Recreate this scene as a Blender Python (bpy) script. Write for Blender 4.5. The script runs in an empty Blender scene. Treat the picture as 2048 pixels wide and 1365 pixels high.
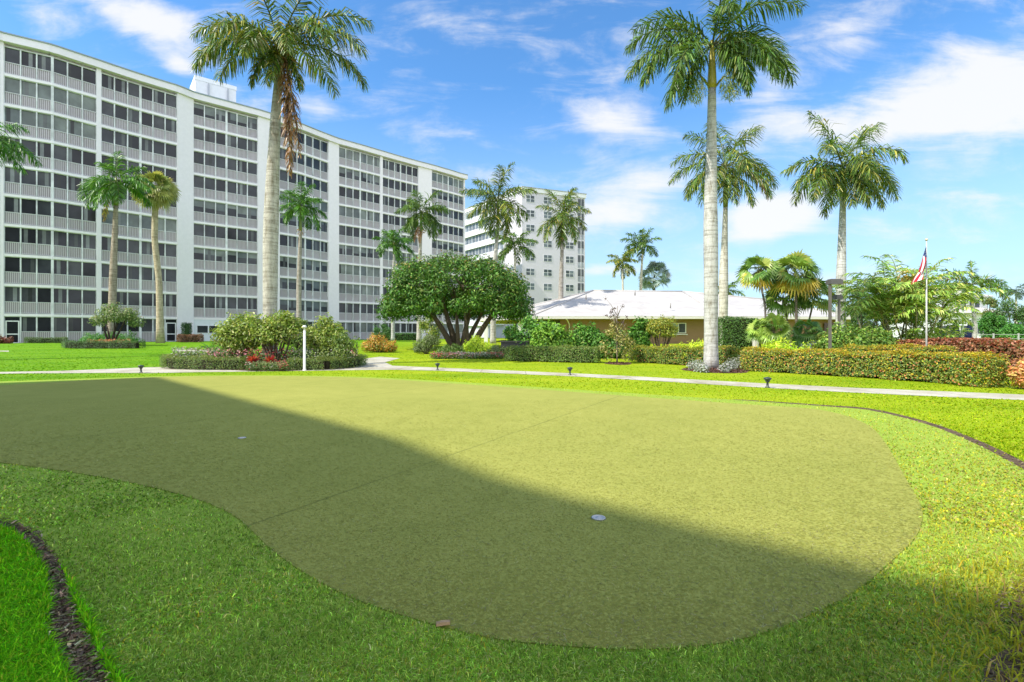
import bpy, math, random
import numpy as np
from mathutils import Vector

# ------------------------------------------------------------------ basics
F, CX, HY, EYE = 1000.0, 1024.0, 667.0, 1.3
scene = bpy.context.scene
COL = scene.collection
PI = math.pi

def h(y):
    t = min(max((y - 22.0) / 22.0, 0.0), 1.0)
    return 0.4 * t * t * (3 - 2 * t)

def gp(px, py):
    d = EYE * F / (py - HY)
    for _ in range(40):
        d = 0.5 * d + 0.5 * (EYE - h(d)) * F / (py - HY)
    return ((px - CX) * d / F, d)

def X_(px, d): return (px - CX) * d / F
def Z_(py, d): return EYE + (HY - py) * d / F

def RNG(s): return np.random.default_rng(s)

def unit(v):
    v = np.asarray(v, float)
    return v / np.maximum(np.linalg.norm(v, axis=-1, keepdims=True), 1e-9)

class B:
    """collects faces and links them as one mesh object"""
    def __init__(self):
        self.V = []; self.n = 0; self.Fq = []; self.Ft = []; self.Cq = []; self.Ct = []; self.Sq = []; self.St = []
    def quads(self, Q, col=(.5, .5, .5), smooth=False):
        Q = np.asarray(Q, float).reshape(-1, 4, 3); k = len(Q)
        self.V.append(Q.reshape(-1, 3))
        self.Fq.append(np.arange(4 * k).reshape(k, 4) + self.n); self.n += 4 * k
        self.Cq.append(np.broadcast_to(np.asarray(col, float), (k, 3))); self.Sq.append(np.full(k, smooth))
    def tris(self, T, col=(.5, .5, .5), smooth=False):
        T = np.asarray(T, float).reshape(-1, 3, 3); k = len(T)
        self.V.append(T.reshape(-1, 3))
        self.Ft.append(np.arange(3 * k).reshape(k, 3) + self.n); self.n += 3 * k
        self.Ct.append(np.broadcast_to(np.asarray(col, float), (k, 3))); self.St.append(np.full(k, smooth))
    def indexed(self, V, faces, col=(.5, .5, .5), smooth=True):
        V = np.asarray(V, float)
        for f in (3, 4):
            fs = [x for x in faces if len(x) == f]
            if fs:
                A = np.asarray(fs, int) + self.n
                (self.Fq if f == 4 else self.Ft).append(A)
                (self.Cq if f == 4 else self.Ct).append(np.broadcast_to(np.asarray(col, float), (len(fs), 3)))
                (self.Sq if f == 4 else self.St).append(np.full(len(fs), smooth))
        self.V.append(V); self.n += len(V)
    def box(self, c, s, rz=0.0, col=(.5, .5, .5)):
        x, y, z = s[0] / 2, s[1] / 2, s[2] / 2
        v = np.array([[a, b_, c_] for a in (-x, x) for b_ in (-y, y) for c_ in (-z, z)])
        ca, sa = math.cos(rz), math.sin(rz)
        v = np.stack([v[:, 0] * ca - v[:, 1] * sa, v[:, 0] * sa + v[:, 1] * ca, v[:, 2]], 1) + np.asarray(c, float)
        self.indexed(v, [(0, 1, 3, 2), (4, 6, 7, 5), (0, 4, 5, 1), (2, 3, 7, 6), (0, 2, 6, 4), (1, 5, 7, 3)], col, False)
    def tube(self, P, R, n=8, col=(.5, .5, .5), cap=True):
        P = np.asarray(P, float); m = len(P)
        R = np.broadcast_to(np.asarray(R, float), (m,))
        T = unit(np.gradient(P, axis=0))
        ref = np.array([1.0, 0, 0]) if abs(T[0][0]) < .8 else np.array([0, 1.0, 0])
        A = unit(np.cross(T, ref)); Bv = np.cross(T, A)
        th = np.arange(n) * 2 * PI / n
        V = P[:, None] + R[:, None, None] * (A[:, None] * np.cos(th)[None, :, None] + Bv[:, None] * np.sin(th)[None, :, None])
        V = V.reshape(-1, 3)
        fs = [(i * n + j, i * n + (j + 1) % n, (i + 1) * n + (j + 1) % n, (i + 1) * n + j) for i in range(m - 1) for j in range(n)]
        if cap:
            V = np.vstack([V, P[0], P[-1]]); a, z = m * n, m * n + 1
            fs += [(a, (j + 1) % n, j) for j in range(n)] + [(z, (m - 1) * n + j, (m - 1) * n + (j + 1) % n) for j in range(n)]
        self.indexed(V, fs, col, True)
    def lathe(self, c, prof, n=16, col=(.5, .5, .5), smooth=True):
        c = np.asarray(c, float)
        self.tube(np.array([[c[0], c[1], c[2] + z] for r, z in prof]), [r for r, z in prof], n, col) if False else None
        th = np.arange(n) * 2 * PI / n
        V = np.array([[c[0] + r * math.cos(t), c[1] + r * math.sin(t), c[2] + z] for r, z in prof for t in th])
        m = len(prof)
        fs = [(i * n + j, i * n + (j + 1) % n, (i + 1) * n + (j + 1) % n, (i + 1) * n + j) for i in range(m - 1) for j in range(n)]
        self.indexed(V, fs, col, smooth)
    def prism(self, poly, z0, z1, col=(.5, .5, .5)):
        """vertical prism over a plan polygon (walls only plus fan roof for convex plans)"""
        n = len(poly)
        V = [(x, y, z0) for x, y in poly] + [(x, y, z1) for x, y in poly]
        c = np.mean(np.array(poly), axis=0)
        V += [(c[0], c[1], z1), (c[0], c[1], z0)]
        fs = [(i, (i + 1) % n, n + (i + 1) % n, n + i) for i in range(n)]
        fs += [(2 * n, n + i, n + (i + 1) % n) for i in range(n)] + [(2 * n + 1, (i + 1) % n, i) for i in range(n)]
        self.indexed(V, fs, col, False)
    def build(self, name, mat, parent=None, loc=None):
        V = np.vstack(self.V)
        base = np.array(parent['_o'][:]) if parent is not None else np.array(loc if loc is not None else (0, 0, 0), float)
        V = V - base
        me = bpy.data.meshes.new(name)
        Fq = np.vstack(self.Fq) if self.Fq else np.zeros((0, 4), int)
        Ft = np.vstack(self.Ft) if self.Ft else np.zeros((0, 3), int)
        C = np.vstack(self.Cq + self.Ct); S = np.concatenate(self.Sq + self.St)
        tot = np.concatenate([np.full(len(Fq), 4), np.full(len(Ft), 3)])
        me.vertices.add(len(V)); me.vertices.foreach_set('co', V.ravel().astype('f4'))
        li = np.concatenate([Fq.ravel(), Ft.ravel()])
        me.loops.add(len(li)); me.loops.foreach_set('vertex_index', li.astype('i4'))
        me.polygons.add(len(tot))
        me.polygons.foreach_set('loop_start', np.concatenate([[0], np.cumsum(tot)[:-1]]).astype('i4'))
        me.polygons.foreach_set('loop_total', tot.astype('i4'))
        me.polygons.foreach_set('use_smooth', S)
        me.update(calc_edges=True)
        at = me.color_attributes.new('col', 'FLOAT_COLOR', 'CORNER')
        cc = np.repeat(np.hstack([C, np.ones((len(C), 1))]), tot, axis=0)
        at.data.foreach_set('color', cc.ravel().astype('f4'))
        me.materials.append(mat)
        me.validate()
        o = bpy.data.objects.new(name, me); COL.objects.link(o)
        if parent is not None:
            o.parent = parent; o['_o'] = list(base)
        else:
            o.location = base; o['_o'] = list(base)
        return o

def thing(name, label, cat, loc, group=None):
    o = bpy.data.objects.new(name, None); COL.objects.link(o)
    o.empty_display_size = .2
    o.location = loc; o['_o'] = [float(c) for c in loc]
    o['label'] = label; o['category'] = cat
    if group: o['group'] = group
    return o

def tag(o, label, cat, group=None, kind=None):
    o['label'] = label; o['category'] = cat
    if group: o['group'] = group
    if kind: o['kind'] = kind
    return o

def copy_tree(o, loc, label, parent=None):
    c = o.copy(); COL.objects.link(c)
    if parent is not None: c.parent = parent
    else:
        c.location = loc; c['label'] = label; c['_o'] = list(loc)
    for ch in list(o.children): copy_tree(ch, None, None, c)
    return c

# ------------------------------------------------------------------ materials
def newmat(name):
    m = bpy.data.materials.new(name); m.use_nodes = True
    nt = m.node_tree
    return m, nt, nt.nodes['Principled BSDF'], nt.nodes['Material Output']

def L(nt, a, b): nt.links.new(a, b)

def noise(nt, vec, scale, detail=4, rough=.55):
    n = nt.nodes.new('ShaderNodeTexNoise'); n.inputs['Scale'].default_value = scale
    n.inputs['Detail'].default_value = detail; n.inputs['Roughness'].default_value = rough
    if vec is not None: L(nt, vec, n.inputs['Vector'])
    return n

def ramp(nt, fac, stops):
    r = nt.nodes.new('ShaderNodeValToRGB')
    while len(r.color_ramp.elements) < len(stops): r.color_ramp.elements.new(.5)
    for e, (p, c) in zip(r.color_ramp.elements, stops):
        e.position = p; e.color = (*c, 1)
    L(nt, fac, r.inputs['Fac']); return r

def mixc(nt, fac, a, b, mode='MIX'):
    m = nt.nodes.new('ShaderNodeMix'); m.data_type = 'RGBA'; m.blend_type = mode
    for sock, v in ((m.inputs[0], fac), (m.inputs[6], a), (m.inputs[7], b)):
        if isinstance(v, (int, float)): sock.default_value = v
        elif isinstance(v, tuple): sock.default_value = (*v, 1)
        else: L(nt, v, sock)
    return m.outputs[2]

def math_(nt, op, a, b=None, c=None, clamp=False):
    m = nt.nodes.new('ShaderNodeMath'); m.operation = op; m.use_clamp = clamp
    for s, v in zip(m.inputs, (a, b, c)):
        if v is None: continue
        if isinstance(v, (int, float)): s.default_value = v
        else: L(nt, v, s)
    return m.outputs[0]

def objco(nt, scale=(1, 1, 1)):
    t = nt.nodes.new('ShaderNodeTexCoord'); mp = nt.nodes.new('ShaderNodeMapping')
    mp.inputs['Scale'].default_value = scale
    L(nt, t.outputs['Object'], mp.inputs['Vector']); return mp.outputs[0]

def bump(nt, bs, height, strength=.3, dist=.02):
    b = nt.nodes.new('ShaderNodeBump'); b.inputs['Strength'].default_value = strength
    b.inputs['Distance'].default_value = dist
    L(nt, height, b.inputs['Height']); L(nt, b.outputs[0], bs.inputs['Normal'])

def m_leaf(name, rough=.5, transl=.3, spec=.35):
    m, nt, bs, out = newmat(name)
    a = nt.nodes.new('ShaderNodeAttribute'); a.attribute_name = 'col'
    L(nt, a.outputs['Color'], bs.inputs['Base Color'])
    bs.inputs['Roughness'].default_value = rough; bs.inputs['Specular IOR Level'].default_value = spec
    if transl > 0:
        t = nt.nodes.new('ShaderNodeBsdfTranslucent')
        c = mixc(nt, 1.0, a.outputs['Color'], (1.25, 1.2, .6), 'MULTIPLY'); L(nt, c, t.inputs['Color'])
        mx = nt.nodes.new('ShaderNodeMixShader'); mx.inputs[0].default_value = transl
        L(nt, bs.outputs[0], mx.inputs[1]); L(nt, t.outputs[0], mx.inputs[2]); L(nt, mx.outputs[0], out.inputs['Surface'])
    return m

def m_attr(name, rough=.6, spec=.3, nscale=8, namt=.25, bumpy=0):
    m, nt, bs, out = newmat(name)
    a = nt.nodes.new('ShaderNodeAttribute'); a.attribute_name = 'col'
    n = noise(nt, objco(nt), nscale, 5)
    r = ramp(nt, n.outputs['Fac'], [(.3, (1 - namt,) * 3), (.7, (1.0,) * 3)])
    L(nt, mixc(nt, 1.0, a.outputs['Color'], r.outputs['Color'], 'MULTIPLY'), bs.inputs['Base Color'])
    bs.inputs['Roughness'].default_value = rough; bs.inputs['Specular IOR Level'].default_value = spec
    if bumpy: bump(nt, bs, n.outputs['Fac'], .5, bumpy)
    return m

LEAF = m_leaf('leaf', .45, .3, .4)
WAXY = m_leaf('waxy_leaf', .5, .22, .25)
BLADE = m_leaf('grass_blade', .7, .45, .08)
PALM = m_leaf('palm_leaflet', .4, .25, .45)
FLOWER = m_leaf('petal', .6, .3, .2)
PAINT = m_attr('painted_stucco', .7, .25, 3, .06)
METAL = m_attr('painted_metal', .4, .5, 12, .08)
WOOD = m_attr('bark', .85, .15, 14, .45, .02)
CLOTH = m_attr('cloth', .8, .1, 30, .1)
CHIP = m_attr('mulch_chip', .9, .1, 20, .5)

def m_trunk():
    m, nt, bs, out = newmat('royal_palm_bark')
    a = nt.nodes.new('ShaderNodeAttribute'); a.attribute_name = 'col'
    n1 = noise(nt, objco(nt, (5, 5, 1.2)), 1.6, 6, .65)
    n2 = noise(nt, objco(nt, (.9, .9, 10)), 1.4, 6, .65)
    n3 = noise(nt, objco(nt, (14, 14, 10)), 1.5, 4, .6)
    r1 = ramp(nt, n1.outputs['Fac'], [(.32, (.62, .58, .5)), (.5, (1, 1, 1)), (.7, (1.18, 1.17, 1.15))])
    r2 = ramp(nt, n2.outputs['Fac'], [(.38, (.55, .53, .5)), (.5, (.95, .95, .95)), (.6, (1.06, 1.06, 1.06))])
    r3 = ramp(nt, n3.outputs['Fac'], [(.34, (.62, .62, .6)), (.5, (1, 1, 1))])
    c = mixc(nt, 1.0, a.outputs['Color'], r1.outputs['Color'], 'MULTIPLY')
    c = mixc(nt, .8, c, r2.outputs['Color'], 'MULTIPLY')
    c = mixc(nt, .6, c, r3.outputs['Color'], 'MULTIPLY')
    L(nt, c, bs.inputs['Base Color']); bs.inputs['Roughness'].default_value = .85
    bs.inputs['Specular IOR Level'].default_value = .15
    bump(nt, bs, n2.outputs['Fac'], .35, .03)
    return m
TRUNK = m_trunk()

def m_ground(name, stops, scale, fine, rough=.9, bd=.01, stretch=(1, 1, 1), famt=.35):
    m, nt, bs, out = newmat(name)
    n1 = noise(nt, objco(nt, stretch), scale, 6, .6)
    n2 = noise(nt, objco(nt), fine, 4, .7)
    r = ramp(nt, n1.outputs['Fac'], stops)
    f = ramp(nt, n2.outputs['Fac'], [(.3, (1 - famt,) * 3), (.5, (1,) * 3), (.72, (1 + famt * .6,) * 3)])
    L(nt, mixc(nt, 1.0, r.outputs['Color'], f.outputs['Color'], 'MULTIPLY'), bs.inputs['Base Color'])
    bs.inputs['Roughness'].default_value = rough; bs.inputs['Specular IOR Level'].default_value = .1
    bump(nt, bs, n2.outputs['Fac'], .6, bd)
    return m

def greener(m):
    # the lawn colour turns darker and greener towards the left
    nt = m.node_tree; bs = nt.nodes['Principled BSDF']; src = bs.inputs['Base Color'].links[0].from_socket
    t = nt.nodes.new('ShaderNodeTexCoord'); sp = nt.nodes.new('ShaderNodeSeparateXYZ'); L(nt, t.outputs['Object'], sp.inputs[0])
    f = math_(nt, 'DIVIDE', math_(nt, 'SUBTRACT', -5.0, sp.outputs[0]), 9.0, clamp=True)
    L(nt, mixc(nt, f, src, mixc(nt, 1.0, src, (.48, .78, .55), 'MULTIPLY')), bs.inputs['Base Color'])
GRASSM = m_ground('lawn_grass', [(.3, (.16, .26, .005)), (.5, (.245, .33, .008)), (.72, (.32, .37, .014))], .35, 26, stretch=(.5, 1.6, 1))
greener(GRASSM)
FRINGEM = m_ground('long_turf', [(.3, (.24, .345, .042)), (.7, (.285, .37, .05))], 1.2, 60)
SOILM = m_ground('dark_soil', [(.3, (.075, .05, .032)), (.7, (.17, .12, .08))], 5, 45, bd=.03, famt=.6)
CONCM = m_ground('pale_concrete', [(.3, (.40, .375, .30)), (.7, (.50, .475, .40))], 1.3, 30, bd=.003, famt=.12)

def joints(m):
    nt = m.node_tree; bs = nt.nodes['Principled BSDF']; src = bs.inputs['Base Color'].links[0].from_socket
    t = nt.nodes.new('ShaderNodeTexCoord'); sp = nt.nodes.new('ShaderNodeSeparateXYZ'); L(nt, t.outputs['Object'], sp.inputs[0])
    w_ = math_(nt, 'ABSOLUTE', math_(nt, 'SUBTRACT', math_(nt, 'FRACT', math_(nt, 'DIVIDE', math_(nt, 'ADD', sp.outputs[0], 300.3), 1.5)), .5))
    ln_ = math_(nt, 'SUBTRACT', 1.0, math_(nt, 'DIVIDE', w_, .014), clamp=True)
    st = noise(nt, t.outputs['Object'], .9, 6, .7); r = ramp(nt, st.outputs['Fac'], [(.36, (.70, .66, .58)), (.56, (1, 1, 1))])
    c = mixc(nt, 1.0, src, r.outputs['Color'], 'MULTIPLY')
    L(nt, mixc(nt, math_(nt, 'MULTIPLY', ln_, .8), c, (.16, .14, .1)), bs.inputs['Base Color'])
joints(CONCM)
def m_green():
    m, nt, bs, out = newmat('putting_turf')
    co = objco(nt)
    n0 = noise(nt, co, .35, 3, .5); n1 = noise(nt, co, 2.2, 5, .6); n2 = noise(nt, co, 55, 4, .75); n3 = noise(nt, co, 190, 2, .6)
    r = ramp(nt, n1.outputs['Fac'], [(.3, (.276, .284, .066)), (.7, (.316, .318, .078))])
    r0 = ramp(nt, n0.outputs['Fac'], [(.35, (.93, .95, .92)), (.65, (1.04, 1.03, 1.03))])
    f = ramp(nt, n2.outputs['Fac'], [(.32, (.62, .62, .58)), (.5, (1, 1, 1)), (.7, (1.22, 1.2, 1.15))])
    f3 = ramp(nt, n3.outputs['Fac'], [(.35, (.72, .73, .7)), (.6, (1.12, 1.1, 1.1))])
    c = mixc(nt, 1.0, r.outputs['Color'], r0.outputs['Color'], 'MULTIPLY')
    c = mixc(nt, .4, c, f.outputs['Color'], 'MULTIPLY'); c = mixc(nt, .4, c, f3.outputs['Color'], 'MULTIPLY')
    # seams between the rolls of turf, 4.5 m apart
    sep = nt.nodes.new('ShaderNodeSeparateXYZ'); L(nt, co, sep.inputs[0])
    nn = noise(nt, co, 1.5, 2); 
    dd = math_(nt, 'ADD', math_(nt, 'MULTIPLY', sep.outputs[0], .868), math_(nt, 'MULTIPLY', sep.outputs[1], -.497))
    dd = math_(nt, 'ADD', dd, math_(nt, 'MULTIPLY', math_(nt, 'SUBTRACT', nn.outputs['Fac'], .5), .06))
    w = math_(nt, 'ABSOLUTE', math_(nt, 'SUBTRACT', math_(nt, 'FRACT', math_(nt, 'ADD', math_(nt, 'DIVIDE', math_(nt, 'ADD', dd, 3.19), 4.5), 10.5)), .5))
    line = math_(nt, 'SUBTRACT', 1.0, math_(nt, 'DIVIDE', w, .0042), clamp=True)
    nl = noise(nt, co, .9, 3)
    line = math_(nt, 'MULTIPLY', line, math_(nt, 'MULTIPLY', nl.outputs['Fac'], 1.1), clamp=True)
    c = mixc(nt, math_(nt, 'MULTIPLY', line, 1.0), c, (.09, .105, .03))
    L(nt, c, bs.inputs['Base Color']); bs.inputs['Roughness'].default_value = .95
    bs.inputs['Specular IOR Level'].default_value = .05
    bump(nt, bs, n2.outputs['Fac'], .22, .005)
    return m
GREENM = m_green()

def m_glass():
    m, nt, bs, out = newmat('window_glass')
    a = nt.nodes.new('ShaderNodeAttribute'); a.attribute_name = 'col'
    n = noise(nt, objco(nt, (1, 1, 1)), .8, 4)
    r = ramp(nt, n.outputs['Fac'], [(.35, (.72,) * 3), (.65, (1.15,) * 3)])
    L(nt, mixc(nt, 1.0, a.outputs['Color'], r.outputs['Color'], 'MULTIPLY'), bs.inputs['Base Color'])
    bs.inputs['Roughness'].default_value = .12; bs.inputs['Specular IOR Level'].default_value = .35
    return m
GLASS = m_glass()

def m_roof():
    m, nt, bs, out = newmat('white_roof_tile')
    co = objco(nt)
    w = nt.nodes.new('ShaderNodeTexWave'); w.bands_direction = 'Z'; w.inputs['Scale'].default_value = 3.2; w.inputs['Distortion'].default_value = .4
    L(nt, co, w.inputs['Vector'])
    n = noise(nt, co, .7, 5)
    r = ramp(nt, n.outputs['Fac'], [(.3, (.38, .355, .34)), (.6, (.465, .445, .43))])
    r2 = ramp(nt, w.outputs['Fac'], [(0, (.86,) * 3), (.3, (1,) * 3)])
    L(nt, mixc(nt, 1.0, r.outputs['Color'], r2.outputs['Color'], 'MULTIPLY'), bs.inputs['Base Color'])
    bs.inputs['Roughness'].default_value = .8
    return m
ROOFM = m_roof()

# ------------------------------------------------------------------ light, sky, camera
SUN_EL = math.radians(50)
SX, SY = unit([-.87, -.5])
sd = bpy.data.lights.new('sun', 'SUN'); sd.energy = 3.2; sd.angle = math.radians(.5); sd.color = (1, .95, .84)
so = bpy.data.objects.new('sun', sd); COL.objects.link(so)
tosun = Vector((SX * math.cos(SUN_EL), SY * math.cos(SUN_EL), math.sin(SUN_EL)))
so.rotation_euler = tosun.to_track_quat('Z', 'Y').to_euler(); so.location = tosun * 60

w = bpy.data.worlds.new('World'); scene.world = w; w.use_nodes = True
nt = w.node_tree; bg = nt.nodes['Background']
sky = nt.nodes.new('ShaderNodeTexSky'); sky.sky_type = 'NISHITA'; sky.sun_disc = False
sky.sun_elevation = SUN_EL; sky.sun_rotation = math.atan2(SX, SY)
sky.air_density = 1.0; sky.dust_density = .6; sky.ozone_density = 2.0
bg.inputs['Strength'].default_value = .15
tc = nt.nodes.new('ShaderNodeTexCoord')
sep = nt.nodes.new('ShaderNodeSeparateXYZ'); L(nt, tc.outputs['Generated'], sep.inputs[0])
ay = math_(nt, 'MAXIMUM', math_(nt, 'ABSOLUTE', sep.outputs[1]), .05)
U = math_(nt, 'DIVIDE', sep.outputs[0], ay); Vv = math_(nt, 'DIVIDE', sep.outputs[2], ay)
cmb = nt.nodes.new('ShaderNodeCombineXYZ'); L(nt, U, cmb.inputs[0]); L(nt, Vv, cmb.inputs[1])
def ell(px, py, a, b, rot, s):
    """soft ellipse of cloud in the sky's direction space"""
    mp = nt.nodes.new('ShaderNodeMapping'); mp.vector_type = 'TEXTURE'
    mp.inputs['Location'].default_value = ((px - CX) / F, (HY - py) / F, 0)
    mp.inputs['Rotation'].default_value = (0, 0, math.radians(rot))
    mp.inputs['Scale'].default_value = (a / F, b / F, 1)
    L(nt, cmb.outputs[0], mp.inputs['Vector'])
    ln = nt.nodes.new('ShaderNodeVectorMath'); ln.operation = 'LENGTH'; L(nt, mp.outputs[0], ln.inputs[0])
    m = nt.nodes.new('ShaderNodeMapRange'); m.interpolation_type = 'SMOOTHSTEP'
    m.inputs['From Min'].default_value = 0; m.inputs['From Max'].default_value = 1
    m.inputs['To Min'].default_value = s; m.inputs['To Max'].default_value = 0
    L(nt, ln.outputs['Value'], m.inputs['Value']); return m.outputs[0]
CL = [(1960, 190, 330, 150, 8, 1.15), (1760, 255, 260, 60, 6, .7), (1560, 250, 200, 45, 5, .55), (1540, 430, 190, 75, 14, 1.1), (1210, 240, 190, 60, -14, .62),
      (1290, 375, 190, 70, 12, .85), (1180, 440, 160, 50, 4, .55), (320, 50, 240, 75, -28, .85), (360, 135, 70, 30, -14, .7), (640, 215, 90, 30, -15, .45), (900, 60, 200, 60, -30, .25),
      (1660, 90, 330, 90, 38, .42), (1210, 540, 120, 22, 0, .75), (1130, 115, 240, 60, -20, .2), (1900, 430, 260, 70, 4, .3), (980, 350, 200, 40, -6, .3), (1500, 560, 400, 40, 2, .35)]
tot = None
for e in CL:
    x = ell(*e); tot = x if tot is None else math_(nt, 'ADD', tot, x)
mp = nt.nodes.new('ShaderNodeMapping'); mp.inputs['Rotation'].default_value = (0, 0, math.radians(-14)); mp.inputs['Scale'].default_value = (1.6, 5.5, 1)
L(nt, cmb.outputs[0], mp.inputs['Vector'])
na = noise(nt, mp.outputs[0], 2.6, 9, .62); na.inputs['Distortion'].default_value = .5
nb = noise(nt, cmb.outputs[0], 7.0, 8, .6)
dens = math_(nt, 'ADD', math_(nt, 'MULTIPLY', na.outputs['Fac'], 1.35), math_(nt, 'MULTIPLY', nb.outputs['Fac'], .65))
dens = math_(nt, 'SUBTRACT', dens, .98)
dens = math_(nt, 'ADD', math_(nt, 'MULTIPLY', dens, 1.5), math_(nt, 'SUBTRACT', math_(nt, 'MULTIPLY', tot, 1.1), .09))
mr = nt.nodes.new('ShaderNodeMapRange'); mr.interpolation_type = 'SMOOTHSTEP'
mr.inputs['From Min'].default_value = -.12; mr.inputs['From Max'].default_value = .85
L(nt, dens, mr.inputs['Value'])
SKYTINT = (.40, .68, .87)
skc = mixc(nt, 1.0, sky.outputs[0], SKYTINT, 'MULTIPLY')
# pale band of humid air low over the horizon
el_ = math_(nt, 'MULTIPLY', sep.outputs[2], 1.0)
mh = nt.nodes.new('ShaderNodeMapRange'); mh.interpolation_type = 'SMOOTHSTEP'
mh.inputs['From Min'].default_value = 0; mh.inputs['From Max'].default_value = .46; mh.inputs['To Min'].default_value = .70; mh.inputs['To Max'].default_value = 0
L(nt, el_, mh.inputs['Value'])
HAZEC, CLOUDC = (2.25, 2.7, 3.1), (3.2, 3.22, 3.3)
skc = mixc(nt, mh.outputs[0], skc, HAZEC)
skc = mixc(nt, math_(nt, 'MULTIPLY', mr.outputs[0], .93), skc, CLOUDC)
# unseen bright cloud bank added behind the camera, as fill light for shaded fronts
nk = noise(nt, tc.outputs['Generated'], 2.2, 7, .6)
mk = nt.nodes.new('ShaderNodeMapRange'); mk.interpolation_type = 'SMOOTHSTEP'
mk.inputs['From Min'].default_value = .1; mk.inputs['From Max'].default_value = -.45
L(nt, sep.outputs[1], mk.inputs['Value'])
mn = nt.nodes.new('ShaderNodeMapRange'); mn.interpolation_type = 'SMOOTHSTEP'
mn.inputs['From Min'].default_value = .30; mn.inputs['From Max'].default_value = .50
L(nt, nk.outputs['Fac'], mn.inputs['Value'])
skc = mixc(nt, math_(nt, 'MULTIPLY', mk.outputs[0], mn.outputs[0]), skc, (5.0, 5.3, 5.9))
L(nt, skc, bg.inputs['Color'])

cd = bpy.data.cameras.new('camera'); cam = bpy.data.objects.new('camera', cd); COL.objects.link(cam)
cam.location = (0, 0, EYE); cam.rotation_euler = (PI / 2, 0, 0)
cd.sensor_width = 36; cd.sensor_fit = 'HORIZONTAL'; cd.lens = 36 * F / 2048
cd.shift_y = -(682.5 - HY) / 2048; cd.clip_end = 3000; cd.clip_start = .05
scene.camera = cam
scene.view_settings.view_transform = 'Standard'; scene.view_settings.look = 'None'
scene.view_settings.exposure = 1.05; scene.view_settings.gamma = 1

# ------------------------------------------------------------------ ground
def catmull(P, k=6, closed=True):
    P = np.array(P, float); n = len(P); out = []
    for i in range(n if closed else n - 1):
        a = P[(i - 1) % n] if closed else P[max(i - 1, 0)]
        b = P[i]; c = P[(i + 1) % n]; d = P[(i + 2) % n] if closed else P[min(i + 2, n - 1)]
        for t in np.arange(k) / k:
            out.append(.5 * (2 * b + (c - a) * t + (2 * a - 5 * b + 4 * c - d) * t * t + (3 * b - a - 3 * c + d) * t ** 3))
    if not closed: out.append(P[-1])
    return np.array(out)

def sheet(name, poly, z, mat):
    me = bpy.data.meshes.new(name)
    me.from_pydata([(x, y, z + h(y)) for x, y in poly], [], [list(range(len(poly)))])
    me.update()
    if me.polygons[0].normal.z < 0: me.flip_normals()
    me.materials.append(mat)
    o = bpy.data.objects.new(name, me); COL.objects.link(o); o['kind'] = 'structure'
    return o

b = B()
ys = [-80, -20, 0, 8, 14, 18, 22] + list(np.linspace(23, 45, 20)) + [60, 90, 200, 900]
xs = [-900, -200, -60, -30, -10, 0, 10, 30, 60, 200, 900]
V = [(x, y, h(y)) for y in ys for x in xs]; nx = len(xs)
b.indexed(V, [(i * nx + j, i * nx + j + 1, (i + 1) * nx + j + 1, (i + 1) * nx + j) for i in range(len(ys) - 1) for j in range(nx - 1)])
o = b.build('lawn', GRASSM); o['kind'] = 'structure'

GREEN_PX = [(-700, 800), (-400, 786), (-150, 780), (0, 772), (120, 765), (250, 758), (330, 755), (500, 753), (700, 756), (900, 768), (1100, 782), (1300, 797), (1500, 811), (1620, 819),
            (1690, 833), (1740, 855), (1772, 890), (1795, 930), (1820, 975), (1840, 1010), (1845, 1042), (1830, 1080), (1790, 1120), (1740, 1165), (1680, 1205), (1600, 1245), (1500, 1280), (1400, 1298), (1280, 1305),
            (1150, 1300), (1000, 1285), (880, 1258), (760, 1222), (680, 1190), (600, 1145), (545, 1105), (500, 1062), (470, 1037), (430, 1016), (380, 998), (300, 977), (200, 957), (100, 941), (0, 928), (-200, 905), (-600, 862), (-800, 830)]
GREEN = catmull([gp(*p) for p in GREEN_PX], 4)
sheet('putting_green', GREEN, .014, GREENM)
FR_PX = [(-750, 789), (-400, 777), (-150, 771), (0, 764), (120, 760), (250, 755.5), (330, 753.5), (500, 751.5), (700, 754), (900, 764), (1100, 777), (1300, 790), (1500, 803), (1650, 814), (1740, 822), (1850, 849), (1950, 889), (2048, 942), (2180, 1030), (2260, 1150)]
FRIN = [gp(*p) for p in FR_PX] + [(2.5, 2.1), (2.1, 1.5), (1.2, .9), (0, .6), (-1.0, 1.1)] + [gp(*p) for p in [(275, 1460), (232, 1365), (205, 1310), (175, 1240), (140, 1170), (105, 1112), (62, 1066), (0, 1044), (-150, 1010), (-500, 930), (-900, 860)]]
FRIN = catmull(FRIN, 4)
sheet('artificial_turf', FRIN, .008, FRINGEM)
SOIL_L = [gp(*p) for p in [(-500, 922), (-150, 1004), (0, 1040), (66, 1062), (104, 1108), (132, 1165), (160, 1240), (196, 1310), (222, 1365), (285, 1460), (380, 1600)]] + \
         [gp(*p) for p in [(230, 1600), (165, 1440), (135, 1365), (108, 1312), (90, 1268), (100, 1212), (94, 1160), (76, 1122), (42, 1082), (0, 1056), (-150, 1022), (-500, 938)]]
SOIL_L = catmull(SOIL_L, 4)
sheet('soil', SOIL_L, .004, SOILM)
SOIL_R = [gp(*p) for p in [(1480, 800), (1650, 811), (1740, 818), (1850, 843), (1950, 879), (2048, 925), (2180, 1000), (2330, 1130), (2400, 1400)]] + [(2.3, 1.2), (1.75, 1.5), (1.85, 1.8), (2.1, 2.1), (2.45, 2.5)] + \
         [gp(*p) for p in [(2200, 1055), (2048, 957), (1950, 893), (1850, 853), (1740, 824), (1650, 816), (1480, 804)]]
SOIL_R = catmull(SOIL_R, 4)
sheet('soil', SOIL_R, .0045, SOILM)
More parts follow.
